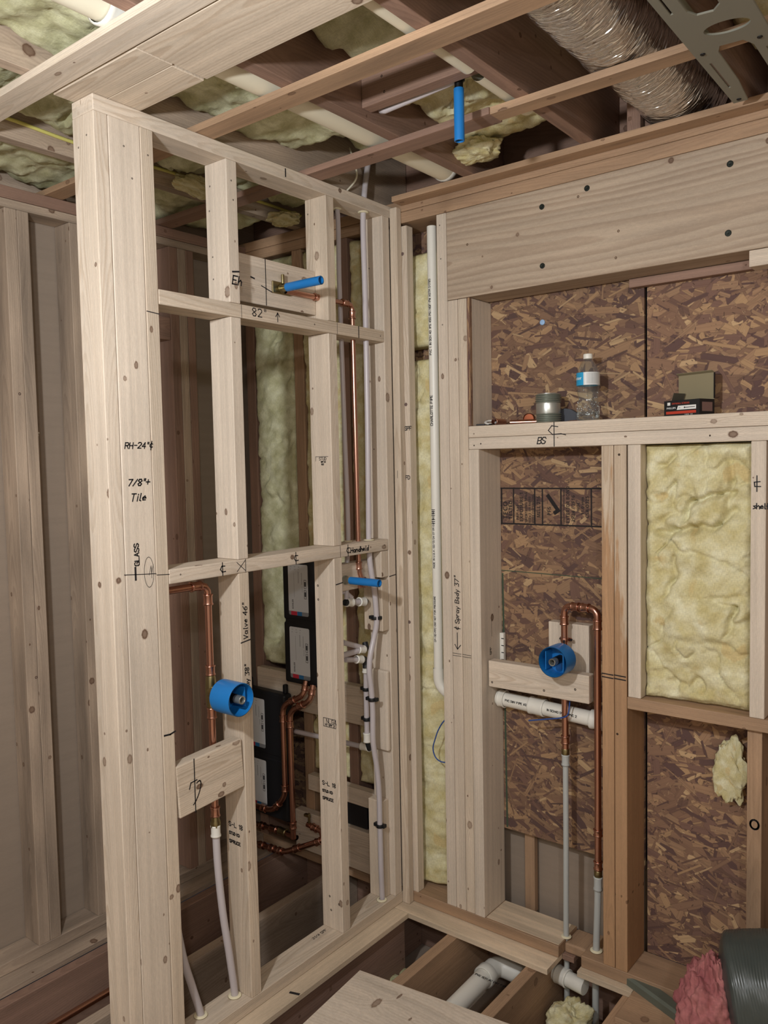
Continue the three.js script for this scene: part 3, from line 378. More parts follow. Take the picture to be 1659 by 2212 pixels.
batt('yellow batt behind the tall copper riser', ...FACE(-8.55, -1.6, 15, 93.8, -0.1), 4.6, { amp: 0.7, seed: 17, edge: 0.5 });
batt('batt sagging between joist and thick cream pipe over the pipe wall', ...DOWN(-1.7, 7.6, 17.5, 62, 99.3), 6.8, { amp: 1.0, seed: 21, step: 0.4, edge: 0.7 }, woolGreen); batt('batt tucked above the far end of the thick cream pipe', ...DOWN(-1.7, 12.3, 2.5, 17, 102.6), 3.7, { amp: 1.0, seed: 22, step: 0.5 }, woolGreen);
batt('batt between the joists over the rain-head stub', ...DOWN(14, 27.9, 24, 62, 101.9), 4.4, { amp: 1.3, seed: 25, step: 0.5 }, woolGreen);
batt('ragged batt hanging low between joists near the header wall', ...DOWN(14, 27.9, 1.4, 21.6, 100.4), 5.6, { amp: 1.6, seed: 28, step: 0.4 });
batt('batt above the foil duct', ...DOWN(29.6, 44.1, 0, 62, 106.1), 0.4, { amp: 0.1, seed: 31, step: 0.6, edge: 0.2 });
batt('batt above the grey metal mounting frame', ...DOWN(45.7, 59.7, 0, 62, 101), 5.3, { amp: 1.5, seed: 34, step: 0.5 });
batt('pale batt between joists over the wallboard bay', ...DOWN(-17.1, -3.9, 2, 66, 99.2), 6.8, { amp: 1.2, seed: 37, step: 0.5 }, woolGreen);
batt('pale batt between joists above the far wall', ...DOWN(-33.1, -19.2, 2, 90, 98.4), 7.2, { amp: 1.2, seed: 40, step: 0.5 }, woolGreen);
tuft('fluffy yellow wool clump stuck in the low bay under the sill', V(42.6, 26.6, -4.6), 1.7, 3.4, 0.7, 3);
tuft('torn wool tuft poking down over the header wall', V(15.8, 99, 4.4), 2.9, 1.2, 2.4, 7);
tuft('ragged wool tuft hanging in the dark bay behind the pipe wall', V(-16.2, 97.3, 4.8), 2.6, 0.8, 2.2, 12);
tuft('thin wool tuft dangling from the joists behind the post', V(-15, 97.4, 21.5), 0.9, 1.2, 3, 15);
tuft('lump of yellow wool lying in the floor pit under the broken ledge', V(25.6, -6.8, 1), 2.6, 2.2, 3, 18);
tuft('small wool scrap at the bottom of the first floor bay', V(3.4, -8.6, 5.5), 2.4, 1.1, 2.2, 22, woolGreen);

// ---------------------------------------------------------------- drain and vent pipes
{ const t = thing('drain_pipe', 'thick cream pipe running between joists above the pipe wall', 'pipe', [9.7, 99.2, 2]);
  part('pipe', [rod(V(9.7, 99.2, 1.6), V(9.7, 99.2, 90), 1.72, 36)], cream, t); part('end_ring', hollow(V(9.7, 99.2, 1.5), V(9.7, 99.2, 2.2), 1.82, 1.5), pvc, t, 'white rim at the open end'); part('coupling', sleeve(V(9.7, 99.2, 47), V(9.7, 99.2, 50.6), 1.95, 0.08), pvc, t); }
{ const t = thing('vent_pipe', 'slim cream pipe running beside the joist over the rain-head stub', 'pipe', [26.9, 98.5, 11]);
  part('pipe', rod(V(26.95, 98.55, 23.6), V(26.95, 98.55, 90), 0.95, 28), cream, t); part('pipe', tube([V(26.95, 98.55, 21.9), V(26.95, 98.55, 11.6), V(26.95, 101.5, 10.2)], 0.95, 1.6), cream, t); part('coupling', sleeve(V(26.95, 98.55, 12.4), V(26.95, 98.55, 14), 1.04), cream, t); }
{ const t = thing('vent_pipe', 'upright white plastic pipe with printed lettering beside the corner studs', 'pipe', [4.8, 32, -2]);
  part('pipe', rod(V(4.78, 93.6, -2), V(4.75, 33, -2), 0.66, 28), pvc, t); part('elbow', tube([V(4.75, 33.6, -2), V(4.75, 31.2, -2), V(7.5, 29.2, -2.6)], 0.78, 1.4), pvc, t);
  const L = (s, y, h, x = -0.05) => mark(t, turn90(word(s, h, { gap: 1.5 })), V(4.78 + x + h / 2, y, -1.34), XP, YP, h * 0.14);
  L('CHARLOTTE PIPE', 67, 0.34); L('PVC 1 IN SCH 40 IPS 450 PSI NSF-PW ASTM D1785', 76.5, 0.28); L('MADE IN U.S.A. 02/13/24 07 09 EXT 140-140', 47.6, 0.24); L('CP-110-PPC-DWV NOT FOR PRESSURE', 37.4, 0.24); L('III IIII', 53.6, 0.45); }
{ const t = thing('drain_pipe', 'white plastic drain pipe slung below the pale valve plank', 'pipe', [20, 30, -4]), a = V(12.95, 30.35, -4), b = V(29.2, 29.75, -4), P = (s) => a.clone().lerp(b, s);
  part('pipe', rod(a, b, 0.95, 30), pvc, t); part('cap_ring', sleeve(P(0.02), P(0.075), 1.12), pvc, t); part('coupling', sleeve(P(0.3), P(0.43), 1.1), pvc, t); part('coupling', sleeve(P(0.82), P(0.96), 1.16), pvc, t);
  for (const [s, w] of [[0.1, 'PVC DWV PIPE ASTM'], [0.47, 'IN SCH40 DWV'], [0.66, 'PVC 2']]) mark(t, word(w, 0.26), P(s).add(V(0, 0.05, 0.95)), b.clone().sub(a).normalize(), YP, 0.04); }
{ const t = thing('drain_pipe', 'white drain pipe with an elbow in the floor pit', 'pipe', [14, -4, 6]), c = V(14, -5, 0.6);
  part('pipe', rod(V(14.6, -5, 34), V(14, -5, 1.4), 1.19, 32), pvc, t); part('hub', hollow(V(14, -5, 1.2), V(14, -5, 2.4), 1.45, 1.1), pvc, t); part('elbow', tube([V(14, -5, 1.8), V(14, -5, -1.2), V(17, -5.4, -1.6), V(20.2, -5.9, -1.6)], 1.28, 1.7), pvc, t); void c;
  mark(t, turn90(word('PVC SCH 40 DWV PIPE ASTM D2665', 0.3)), V(13.75, -3.8, 4), ZP, V(1, 0, 0), 0.045); }
{ const t = thing('drain_pipe', 'white pipe stub tucked under the broken floor edge', 'pipe', [23, -3, -1]); part('pipe', rod(V(22, -3.4, -2), V(26.4, -3.4, -1.4), 0.95), pvc, t); part('hub', sleeve(V(22.4, -3.4, -1.95), V(24, -3.4, -1.7), 1.1), pvc, t); }

// ---------------------------------------------------------------- copper
const fit = (t, pts, r = 0.5, m = copper, name = 'coupling') => { for (const [a, b] of pts) part(name, sleeve(a, b, r, 0.07), m, t); };
{ const t = thing('copper_pipe', 'copper line behind the big blue guard on the pipe wall', 'pipe', [-2.05, 22, 32.3]);
  part('pipe', tube([V(-2.05, 49.25, 40.2), V(-2.05, 49.25, 32.3), V(-2.05, 22.8, 32.3)], 0.4, 1.1), copper, t); fit(t, [[V(-2.05, 48.2, 32.3), V(-2.05, 47, 32.3)], [V(-2.05, 49.25, 33.3), V(-2.05, 49.25, 34.6)], [V(-2.05, 40.3, 32.3), V(-2.05, 39.2, 32.3)], [V(-2.05, 35.6, 32.3), V(-2.05, 34.4, 32.3)], [V(-2.05, 24.4, 32.3), V(-2.05, 23.3, 32.3)]]);
  part('valve_body', [turned(V(-2.05, 35.4, 32.3), V(-2.05, 39.4, 32.3), [[0.4, 0], [0.55, 0.12], [0.62, 0.4], [0.62, 0.6], [0.55, 0.88], [0.4, 1]]), rod(V(-2, 37.4, 32.3), V(0.2, 37.4, 32.3), 0.7)], brass, t); part('adapter', turned(V(-2.05, 21.4, 32.3), V(-2.05, 23.6, 32.3), [[0.3, 0], [0.5, 0], [0.5, 0.3], [0.62, 0.34], [0.62, 0.6], [0.5, 0.64], [0.48, 1], [0.3, 1]], 6), brass, t); }
{ const t = thing('copper_pipe', 'tall thin copper riser feeding the upper blue stub', 'pipe', [-1.7, 46, 7.1]);
  part('pipe', tube([V(-1.7, 82.75, 19.4), V(-1.7, 82.85, 7.2), V(-1.7, 47.6, 7.0), V(-1.5, 46.3, 6.5)], 0.33, 0.8), copper, t); fit(t, [[V(-1.7, 82, 7.2), V(-1.7, 81, 7.2)], [V(-1.7, 82.85, 8.2), V(-1.7, 82.85, 9.2)], [V(-1.7, 82.8, 14.4), V(-1.7, 82.8, 13.6)], [V(-1.7, 49, 7.02), V(-1.7, 48, 7)]], 0.42);
  part('drop_ear', [rod(V(-1.8, 46.1, 6.4), V(-0.8, 46.1, 6.4), 0.5), bx(-1.82, -1.6, 45.4, 46.8, 5.6, 7.2, { r: 0.08 })], copper, t); }
{ const t = thing('copper_pipe', 'copper line looping over the blue guard between the centre studs', 'pipe', [23.4, 25, -2.5]);
  part('pipe', tube([V(23.42, 25.2, -2.55), V(23.38, 44, -2.55), V(28.0, 44.1, -1.9), V(27.95, 11.4, -1.9)], 0.42, 1.15, 170), copper, t);
  fit(t, [[V(23.38, 41.6, -2.55), V(23.38, 42.7, -2.55)], [V(24.5, 44.02, -2.42), V(25.5, 44.05, -2.28)], [V(25.9, 44.06, -2.2), V(26.9, 44.08, -2.06)], [V(28, 42.8, -1.9), V(28, 41.6, -1.9)], [V(23.42, 27.6, -2.55), V(23.42, 26.6, -2.55)], [V(27.95, 17, -1.9), V(27.95, 16.2, -1.9)], [V(27.95, 13, -1.9), V(27.95, 12, -1.9)], [V(23.4, 35.4, -2.55), V(23.4, 34, -2.55)]], 0.5);
  const strap = part('strap', [hollow(V(23.39, 39.5, -2.55), V(23.39, 39.95, -2.55), 0.5, 0.4), bx(22.6, 24.2, 39.5, 39.95, -3.02, -2.9, { r: 0.03 })], copper, t); for (const x of [22.7, 24.1]) part('screw', screwHead(V(x, 39.72, -2.9), ZP, 0.16, 0.1), darkIron, strap);
  part('valve_body', [turned(V(23.4, 36, -2.55), V(23.4, 39, -2.55), [[0.4, 0], [0.8, 0.15], [0.95, 0.4], [0.95, 0.6], [0.8, 0.85], [0.4, 1]])], brass, t); part('adapter', turned(V(23.42, 25, -2.55), V(23.42, 26, -2.55), [[0.3, 0], [0.5, 0.1], [0.5, 0.9], [0.3, 1]], 12), brass, t); part('adapter', turned(V(27.95, 11, -1.9), V(27.95, 11.9, -1.9), [[0.3, 0], [0.5, 0.1], [0.5, 0.9], [0.3, 1]], 12), brass, t); }
{ const t = thing('copper_pipe', 'copper pipe dropping straight down from the upper black control box', 'pipe', [-18.2, 6, 4.2]);
  part('pipe', tube([V(-13.9, 29.6, 3.6), V(-13.9, 27.4, 4.2), V(-18.2, 25.1, 4.3), V(-18.2, 5.4, 4.3)], 0.43, 1.3), copper, t); fit(t, [[V(-13.9, 29, 3.8), V(-13.9, 28.2, 4)], [V(-15.4, 26.6, 4.2), V(-16.4, 26.07, 4.25)], [V(-18.2, 23.6, 4.3), V(-18.2, 22.6, 4.3)], [V(-18.2, 8, 4.3), V(-18.2, 7, 4.3)]], 0.52); }
{ const t = thing('copper_pipe', 'copper pipe bending away near the floor beside the lower control box', 'pipe', [-19.9, 8, 4.2]);
  part('pipe', tube([V(-15.3, 30, 3.6), V(-15.3, 28, 4.2), V(-19.7, 25.7, 4.3), V(-19.7, 11.6, 4.3), V(-22.6, 8.6, 4.3), V(-28, 8.4, 4.3)], 0.43, 1.4, 150), copper, t); fit(t, [[V(-15.3, 29.4, 3.8), V(-15.3, 28.6, 4)], [V(-17, 27.1, 4.24), V(-18, 26.6, 4.26)], [V(-19.7, 24.2, 4.3), V(-19.7, 23.2, 4.3)], [V(-19.7, 13.4, 4.3), V(-19.7, 12.4, 4.3)], [V(-21, 10.2, 4.3), V(-21.8, 9.4, 4.3)], [V(-24, 8.5, 4.3), V(-25, 8.5, 4.3)]], 0.52); }
{ const t = thing('copper_pipe', 'copper pipe glinting low in the bay by the far wall', 'pipe', [-21, -3.4, 45]); part('pipe', rod(V(-21, -3.4, 60), V(-21, -3.4, 33), 0.44), copper, t); fit(t, [[V(-21, -3.4, 46.4), V(-21, -3.4, 45.2)], [V(-21, -3.4, 44.4), V(-21, -3.4, 43.2)]], 0.53); }
{ const t = thing('copper_pipe', 'low copper loop with many fittings near the bay floor', 'pipe', [-20, 3, 4]);
  part('pipe', tube([V(-28, 2, 4), V(-20.3, 2.6, 4.2), V(-13.6, 5.8, 2.6), V(-14.6, 6.6, 1.9), V(-17.4, 7, 2)], 0.42, 0.9, 120), copper, t); part('pipe', tube([V(-28, 4.6, 3), V(-22, 5, 3), V(-18.4, 5.1, 3.4)], 0.4, 1), copper, t);
  fit(t, [[V(-26, 2.16, 4.05), V(-25, 2.24, 4.07)], [V(-23.6, 2.35, 4.1), V(-22.6, 2.4, 4.1)], [V(-21.6, 2.5, 4.17), V(-20.8, 2.56, 4.18)], [V(-18.6, 3.4, 3.8), V(-17.6, 3.9, 3.56)], [V(-14.8, 5.2, 2.9), V(-14, 5.6, 2.7)], [V(-24.6, 4.83, 3), V(-23, 4.93, 3)], [V(-26.8, 4.7, 3), V(-26, 4.74, 3)], [V(-15.4, 6.7, 1.93), V(-16.4, 6.85, 1.96)]], 0.52); part('valve', [rod(V(-17, 7, 2), V(-17, 8.8, 2), 0.2), bx(-17.9, -16.9, 8.2, 8.6, 1.7, 2.3, { r: 0.1 })], brass, t); part('coupling', sleeve(V(-22.6, 5, 3), V(-21, 5, 3), 0.55), brass, t); }

// ---------------------------------------------------------------- white tubing
const collar = (t, x, y, z, r, d = YP) => part('collar', turned(V(x, y, z).addScaledVector(d, -0.1), V(x, y, z).addScaledVector(d, 0.12), [[r * 1.02, 0], [r * 1.9, 0.3], [r * 1.7, 0.8], [r * 1.02, 1]], 20), foamM, t, 'pale foam around the hole');
{ const t = thing('water_tube', 'white tube passing the upper blocking beside the copper riser', 'pipe', [-2, 44, 9]);
  part('tube', curve([V(-2.6, 101.6, 11.3), V(-2.6, 99, 10), V(-2.6, 96, 8.8), V(-2.6, 86, 8.6), V(-2.6, 78.5, 8.45), V(-2.6, 65, 8.2), V(-2.6, 57, 8), V(-2.6, 51, 8.05), V(-2.5, 48.5, 8.5), V(-2.2, 44.2, 9.1)], 0.31, 110), pex, t); collar(t, -2.6, 94.95, 8.75, 0.32, V(0, -1, 0)); collar(t, -2.6, 51.8, 8.05, 0.32); }
{ const t = thing('water_tube', 'white tube running the full height along the corner stud', 'pipe', [-1, 1.5, 4.4]);
  part('tube', curve([V(-1.3, 101.9, 3.7), V(-1, 98.6, 4.8), V(-1, 94.6, 5.36), V(-1, 84.8, 5.32), V(-1, 69, 5.35), V(-1, 57, 5.54), V(-1, 50, 5.6), V(-0.9, 47.7, 5.42), V(-0.8, 44.7, 4.9), V(-0.8, 42, 4.62), V(-0.8, 40.3, 4.62), V(-1, 38.3, 5.06), V(-1, 36, 5.9), V(-1, 34.1, 6.15), V(-1, 31.6, 5.8), V(-1, 28.5, 5.6), V(-1, 24.3, 5.65), V(-1, 20.4, 4.95), V(-1, 17.1, 4.6), V(-1, 12, 4.55), V(-1, 6, 4.5), V(-1, -2, 4.5), V(0.6, -5, 8), V(3, -9.6, 10)], 0.38, 170), pex, t);
  collar(t, -1, 94.95, 5.36, 0.4, V(0, -1, 0)); collar(t, -1, 51.82, 5.6, 0.4); collar(t, -1, 1.54, 4.5, 0.4);
  for (const [y, z] of [[40.9, 4.6], [29.9, 5.7], [11.9, 4.55]]) part('clip', [hollow(V(-1, y, z), V(-1, y + 0.45, z), 0.52, 0.37, 24), bx(-2, -1.45, y, y + 0.45, z - 0.45, z + 0.2, { r: 0.05 }), bx(-0.6, -0.2, y, y + 0.45, z - 0.5, z + 0.15, { r: 0.05 })], blackP, t, 'black clip'); }
{ const t = thing('water_tube', 'short white tube with black clips turning toward the bay behind', 'pipe', [-3, 23, 4.6]);
  part('tube', tube([V(-2.6, 34.4, 4.9), V(-2.8, 30.4, 4.75), V(-2.8, 24.4, 4.75)], 0.36, 0.6), pex, t); part('tube', rod(V(-3.2, 22.3, 3.7), V(-18.4, 21.6, 3), 0.36), pex, t); part('elbow', [sleeve(V(-2.8, 24.9, 4.75), V(-2.8, 23.6, 4.75), 0.5), sleeve(V(-3.2, 22.35, 3.7), V(-4.8, 22.28, 3.65), 0.5)], pvc, t); part('elbow', tube([V(-2.8, 23.6, 4.75), V(-2.8, 22.4, 4.3), V(-3.4, 22.35, 3.7)], 0.34, 0.6), blackP, t, 'black elbow');
  part('elbow', tube([V(-2.4, 34.1, 5.2), V(-2.6, 35.4, 5), V(-2.2, 35.4, 6.2)], 0.4, 0.5), blackP, t, 'black elbow'); part('tube', rod(V(-2.2, 35.5, 6.1), V(-2.2, 36.2, 9.6), 0.36), pex, t); part('sleeve', sleeve(V(-2.2, 35.55, 6.2), V(-2.2, 35.8, 7.4), 0.5), pvc, t); part('sleeve', sleeve(V(-2.6, 34.6, 4.9), V(-2.65, 33.4, 4.86), 0.48), pvc, t);
  for (const y of [30.8, 26.6]) part('clip', [hollow(V(-2.8, y, 4.75), V(-2.8, y + 0.45, 4.75), 0.5, 0.35, 24), bx(-3.75, -3.2, y, y + 0.45, 4.2, 4.9, { r: 0.05 }), bx(-2.45, -2, y, y + 0.45, 4.2, 4.9, { r: 0.05 })], blackP, t, 'black clip'); }
{ const t = thing('tube_fitting', 'white tee with black plugged ends below the lower blue stub', 'fitting', [-2.2, 43.5, 7.4]);
  part('body', sleeve(V(-2.2, 43.8, 9.1), V(-2.2, 43.65, 8), 0.56), pvc, t); part('tube', rod(V(-2.2, 43.7, 8.4), V(-2.2, 43.4, 6), 0.42), pex, t); part('body', sleeve(V(-2.2, 43.5, 6.6), V(-2.2, 43.35, 5.4), 0.56), pvc, t); part('plug', rod(V(-2.2, 43.84, 9.5), V(-2.2, 43.7, 8.9), 0.42), blackP, t, 'black plug'); part('plug', rod(V(-2.2, 43.4, 5.6), V(-2.2, 43.32, 5), 0.42), blackP, t, 'black plug'); part('tube', tube([V(-2.2, 44.2, 8), V(-2.6, 45.2, 9), V(-2.6, 45.2, 11)], 0.33, 0.5), pex, t); }
{ const t = thing('tube_fitting', 'two white tubes meeting at a black elbow in the pipe wall', 'fitting', [-2.2, 36.7, 7]);
  part('tube', rod(V(-2.2, 38.6, 10), V(-2.2, 37.2, 6.2), 0.36), pex, t); part('tube', rod(V(-2.2, 36.9, 10.4), V(-2.2, 36.9, 6), 0.38), pex, t); part('sleeve', sleeve(V(-2.2, 37.05, 7), V(-2.2, 36.85, 5.7), 0.5), pvc, t); part('elbow', tube([V(-2.2, 36.9, 5.9), V(-2.2, 36.8, 5.2), V(-2.6, 37.6, 5)], 0.4, 0.4), blackP, t, 'black elbow'); }
{ const t = thing('water_tube', 'white tube dropping from the brass adapter into the bottom plate', 'pipe', [-2, 1.5, 30.4]);
  part('tube', curve([V(-2.05, 22.4, 32.3), V(-2.05, 18, 32.2), V(-2.05, 12, 31.7), V(-2, 6, 30.9), V(-2, 1.2, 30.35), V(-2, -6, 30.2)], 0.42), pex, t); part('sleeve', sleeve(V(-2.05, 22.3, 32.3), V(-2.05, 21, 32.3), 0.52), pvc, t); collar(t, -2, 1.55, 30.4, 0.42); }
{ const t = thing('water_tube', 'white tube slanting out beside the end post near the floor', 'pipe', [-2.5, 1.5, 34.6]); part('tube', curve([V(-2.6, 30, 38.2), V(-2.6, 18, 38.1), V(-2.5, 9.4, 37), V(-2.5, 5, 35.8), V(-2.5, 1, 34.8), V(-2.5, -6, 34.4)], 0.42), pex, t); collar(t, -2.5, 1.55, 34.9, 0.42); }
{ const t = thing('water_tube', 'grey tube under the looping copper line, entering the chewed plate', 'pipe', [23.4, 0, -2.5]);
  part('tube', curve([V(23.42, 25.4, -2.55), V(23.42, 15, -2.55), V(23.35, 1.5, -2.55), V(23.45, -4, -2.45), V(23.45, -11.8, -2.4)], 0.36), greyPex, t); part('sleeve', sleeve(V(23.42, 25.2, -2.55), V(23.42, 23.8, -2.55), 0.46), greyPex, t); collar(t, 23.35, 1.56, -2.55, 0.36); }
{ const t = thing('water_tube', 'thicker grey tube against the orange centre stud', 'pipe', [27.9, 0, -1.9]);
  part('tube', curve([V(27.95, 11.4, -1.9), V(27.8, 6, -1.95), V(27.6, 1.2, -2), V(27.5, -5, -2), V(27.5, -11.8, -2)], 0.42), greyPex, t); part('sleeve', sleeve(V(27.95, 11.1, -1.9), V(27.92, 9.4, -1.9), 0.5), greyPex, t); collar(t, 27.62, 1.56, -2, 0.42); }

// ---------------------------------------------------------------- blue stubs and guards
function stub(label, a, b, basePart) { const t = thing('stub_out', label, 'pipe', a.toArray()); const d = b.clone().sub(a).normalize(); part('test_cap', hollow(a.clone().addScaledVector(d, 1.0), b, 0.5, 0.36, 30), blue, t); part('plug', rod(a.clone().addScaledVector(d, 1), b.clone().addScaledVector(d, -0.7), 0.36), blue, t); part('nipple', turned(a.clone().addScaledVector(d, -0.2), a.clone().addScaledVector(d, 1.3), [[0.34, 0], [0.6, 0.05], [0.6, 0.3], [0.42, 0.36], [0.42, 1]]), basePart, t); return t; }
const st1 = stub('blue stub sticking out above the upper blocking', V(-1.9, 83, 19.9), V(4.5, 83, 19.9), brass); part('flange', [bx(-2, -1.75, 82.3, 83.7, 18.4, 21.4, { r: 0.1 }), rod(V(-1.6, 83.5, 19.9), V(-1.6, 84.6, 19.9), 0.2)], brass, st1);
const st2 = stub('blue stub sticking out below the middle blocking', V(-1.8, 46.9, 9.8), V(4, 46.9, 9.8), galv); void st2;
{ const t = stub('blue stub hanging straight down from the ceiling', V(24.2, 98.9, 21.2), V(24.2, 93, 21.2), darkIron); part('feed_tube', tube([V(13.98, 99.5, 20.4), V(14.6, 98.4, 21.1), V(23.6, 98.75, 21.2), V(24.2, 98.95, 21.2)], 0.3, 0.5), pex, t, 'white tube feeding the stub'); part('bracket', bx(23.2, 25.2, 98.9, 99.5, 20.6, 22, { r: 0.08 }), brass, t); }
function guard(label, c, d, r, len, side) {                       // c at the back, d outward, side across
  const t = thing('valve_guard', label, 'valve guard', c.toArray()), P = (k) => c.clone().addScaledVector(d, k);
  part('guard_ring', hollow(P(0), P(len), r, r - 0.11, 56), blue, t); const plate = part('back_plate', rod(P(0), P(0.35), r - 0.1, 48), blue, t); const w = r * 0.62;
  for (const s of [-1, 1]) { const a = P(0.35).addScaledVector(side, s * w), g = bx(-0.06, 0.06, -r * 0.6, r * 0.6, -len * 0.34, len * 0.34, { r: 0.03 }); g.applyQuaternion(new THREE.Quaternion().setFromUnitVectors(ZP, d)); g.translate(a.x + d.x * len * 0.34, a.y, a.z + d.z * len * 0.34); part('rib', g, blue, plate); }
  const stem = part('stem', rod(P(0.1), P(len * 0.74), 0.5, 30), darkIron, t, 'dark valve stem'); part('nipple', hollow(P(len * 0.7), P(len * 1.06), 0.46, 0.3, 30), steel, stem, 'chrome tip'); part('screw', rod(P(0.35).addScaledVector(side, -0.8).add(V(0, -0.8, 0)), P(0.7).addScaledVector(side, -0.8).add(V(0, -0.8, 0)), 0.16), darkIron, plate); return t; }
guard('round blue valve guard on the pipe wall between post and stud', V(0.02, 37.3, 32.45), XP, 1.78, 3, ZP);
guard('round blue valve guard on the pale plank below the copper loop', V(24, 37.9, -0.52), ZP, 1.85, 2.5, XP);

// ---------------------------------------------------------------- black control boxes in the bay behind
const panelTex = canvasTex(256, 512, (g, w, h) => { g.fillStyle = '#d6dade'; g.fillRect(0, 0, w, h); g.fillStyle = '#8d9196'; g.fillRect(0, h - 40, w, 40); g.fillStyle = '#c8324a'; g.fillRect(30, h - 40, 78, 40); g.fillStyle = '#2f74ad'; g.fillRect(112, h - 40, 60, 40);
  g.fillStyle = '#26282c'; g.save(); g.translate(64, h - 62); g.rotate(-Math.PI / 2); g.font = 'bold 25px sans-serif'; g.fillText('KOHLER', 0, 0); g.restore(); g.lineWidth = 4; g.strokeStyle = '#15161a'; for (const y of [150, 252]) { g.strokeRect(208, y, 26, 84); g.fillStyle = '#3a3c42'; g.fillRect(212, y + 18, 18, 46); }
  g.fillStyle = '#6c7076'; g.fillRect(132, 70, 5, 118); g.fillRect(176, 80, 4, 118); g.fillRect(182, 215, 3, 60); g.fillRect(76, 90, 2, 240); g.font = '12px sans-serif'; for (let i = 0; i < 6; i++) g.fillText(['DTV', 'CW', 'HW', 'IN', 'OUT', 'M'][i], 28 + (i % 3) * 52, 30 + Math.floor(i / 3) * 26); });
const sticker = std(0xffffff, { map: panelTex, roughness: 0.45 });
function face(x0, x1, y0, y1, z) { const s = new THREE.Shape(), r = 0.3, w = x1 - x0, h = y1 - y0; s.moveTo(r, 0); s.lineTo(w - r, 0); s.quadraticCurveTo(w, 0, w, r); s.lineTo(w, h - r); s.quadraticCurveTo(w, h, w - r, h); s.lineTo(r, h); s.quadraticCurveTo(0, h, 0, h - r); s.lineTo(0, r); s.quadraticCurveTo(0, 0, r, 0);
  const g = new THREE.ExtrudeGeometry(s, { depth: 0.05, bevelEnabled: false, curveSegments: 6 }), p = g.attributes.position, uv = g.attributes.uv; for (let i = 0; i < p.count; i++) uv.setXY(i, p.getX(i) / w, p.getY(i) / h); return g.translate(x0, y0, z); }
function control(label, x0, x1, y0, y1, split, lab) { const t = thing('shower_control', label, 'control box', [(x0 + x1) / 2, y0, 1.6], 'black shower control boxes');
  const cases = [part('case', bx(x0, x1, y0, split - 0.12, 1.6, 3.3, { r: 0.42 }), blackP, t), part('case', bx(x0, x1, split + 0.12, y1, 1.6, 3.3, { r: 0.42 }), blackP, t)]; part('bridge', bx(x0 + 0.4, x1, split - 0.6, split + 0.6, 1.65, 3.22, { r: 0.1 }), blackP, t);
  for (const [a, b] of lab) part('label_plate', face(x0 + 1.35, x0 + 5.4, a, b, 3.31), sticker, cases[a > split ? 1 : 0], 'grey printed plate with red and blue marks'); for (const x of [x0 + 1, x1 - 1]) part('mounting_tab', bx(x - 0.35, x + 0.35, y1 - 0.3, y1 + 1.3, 1.7, 2.4, { r: 0.2 }), blackP, t); return t; }
control('upper black control box with two grey printed plates', -20.1, -13.1, 29.1, 47.9, 38.6, [[30, 37.8], [39.6, 47.3]]);
control('lower black control box half hidden by a stud', -30.2, -20.3, 6.8, 26.9, 16.6, [[8.2, 15.7], [17.7, 25.5]]);

// ---------------------------------------------------------------- duct, mounting frame, cables overhead
{ const t = thing('flexible_duct', 'shiny foil duct running between the ceiling joists', 'duct', [37.8, 101.4, 0]); const seg = 96, z0 = -4.9, z1 = 62, n = 520, pos = [], uv = [], idx = [], r = rng(5); void r;
  for (let j = 0; j <= n; j++) for (let i = 0; i <= seg; i++) { const a = i / seg * Math.PI * 2, z = lerp(z0, z1, j / n), ph = z / 0.7 + i / seg, k = Math.abs(ph - Math.round(ph)) * 2, cx = Math.cos(a), sy = Math.sin(a), R = 3.95 + 0.13 * Math.sqrt(k) + 0.3 * N(cx * 1.6, sy * 1.6, z * 0.35) + 0.05 * N(cx * 5 + 9, sy * 5, z * 2.6) + 0.028 * N(cx * 12, sy * 12, z * 7); pos.push(37.8 + cx * R, 101.4 + sy * R + 0.12 * Math.sin(z * 0.2), z); uv.push(i / seg, z / 10); }
  for (let j = 0; j < n; j++) for (let i = 0; i < seg; i++) { const p = j * (seg + 1) + i, q = p + seg + 1; idx.push(p, p + 1, q + 1, p, q + 1, q); }
  const g = new THREE.BufferGeometry(); g.setAttribute('position', new THREE.Float32BufferAttribute(pos, 3)); g.setAttribute('uv', new THREE.Float32BufferAttribute(uv, 2)); g.setIndex(idx); g.computeVertexNormals();
  part('foil_sleeve', g, new THREE.MeshPhysicalMaterial({ bumpMap: dataTex(1024, 512, (u, v) => { const q = 128 + 150 * (Math.abs(N(u * 13 + v * 2, v * 34, 3)) * 2 - 0.5) + 60 * N(u * 40, v * 70, 8); return [q, q, q]; }, false), bumpScale: 0.005, color: 0xd8d4ce, metalness: 0.9, roughness: 0.16, clearcoat: 1, clearcoatRoughness: 0.1, side: THREE.DoubleSide }), t); }
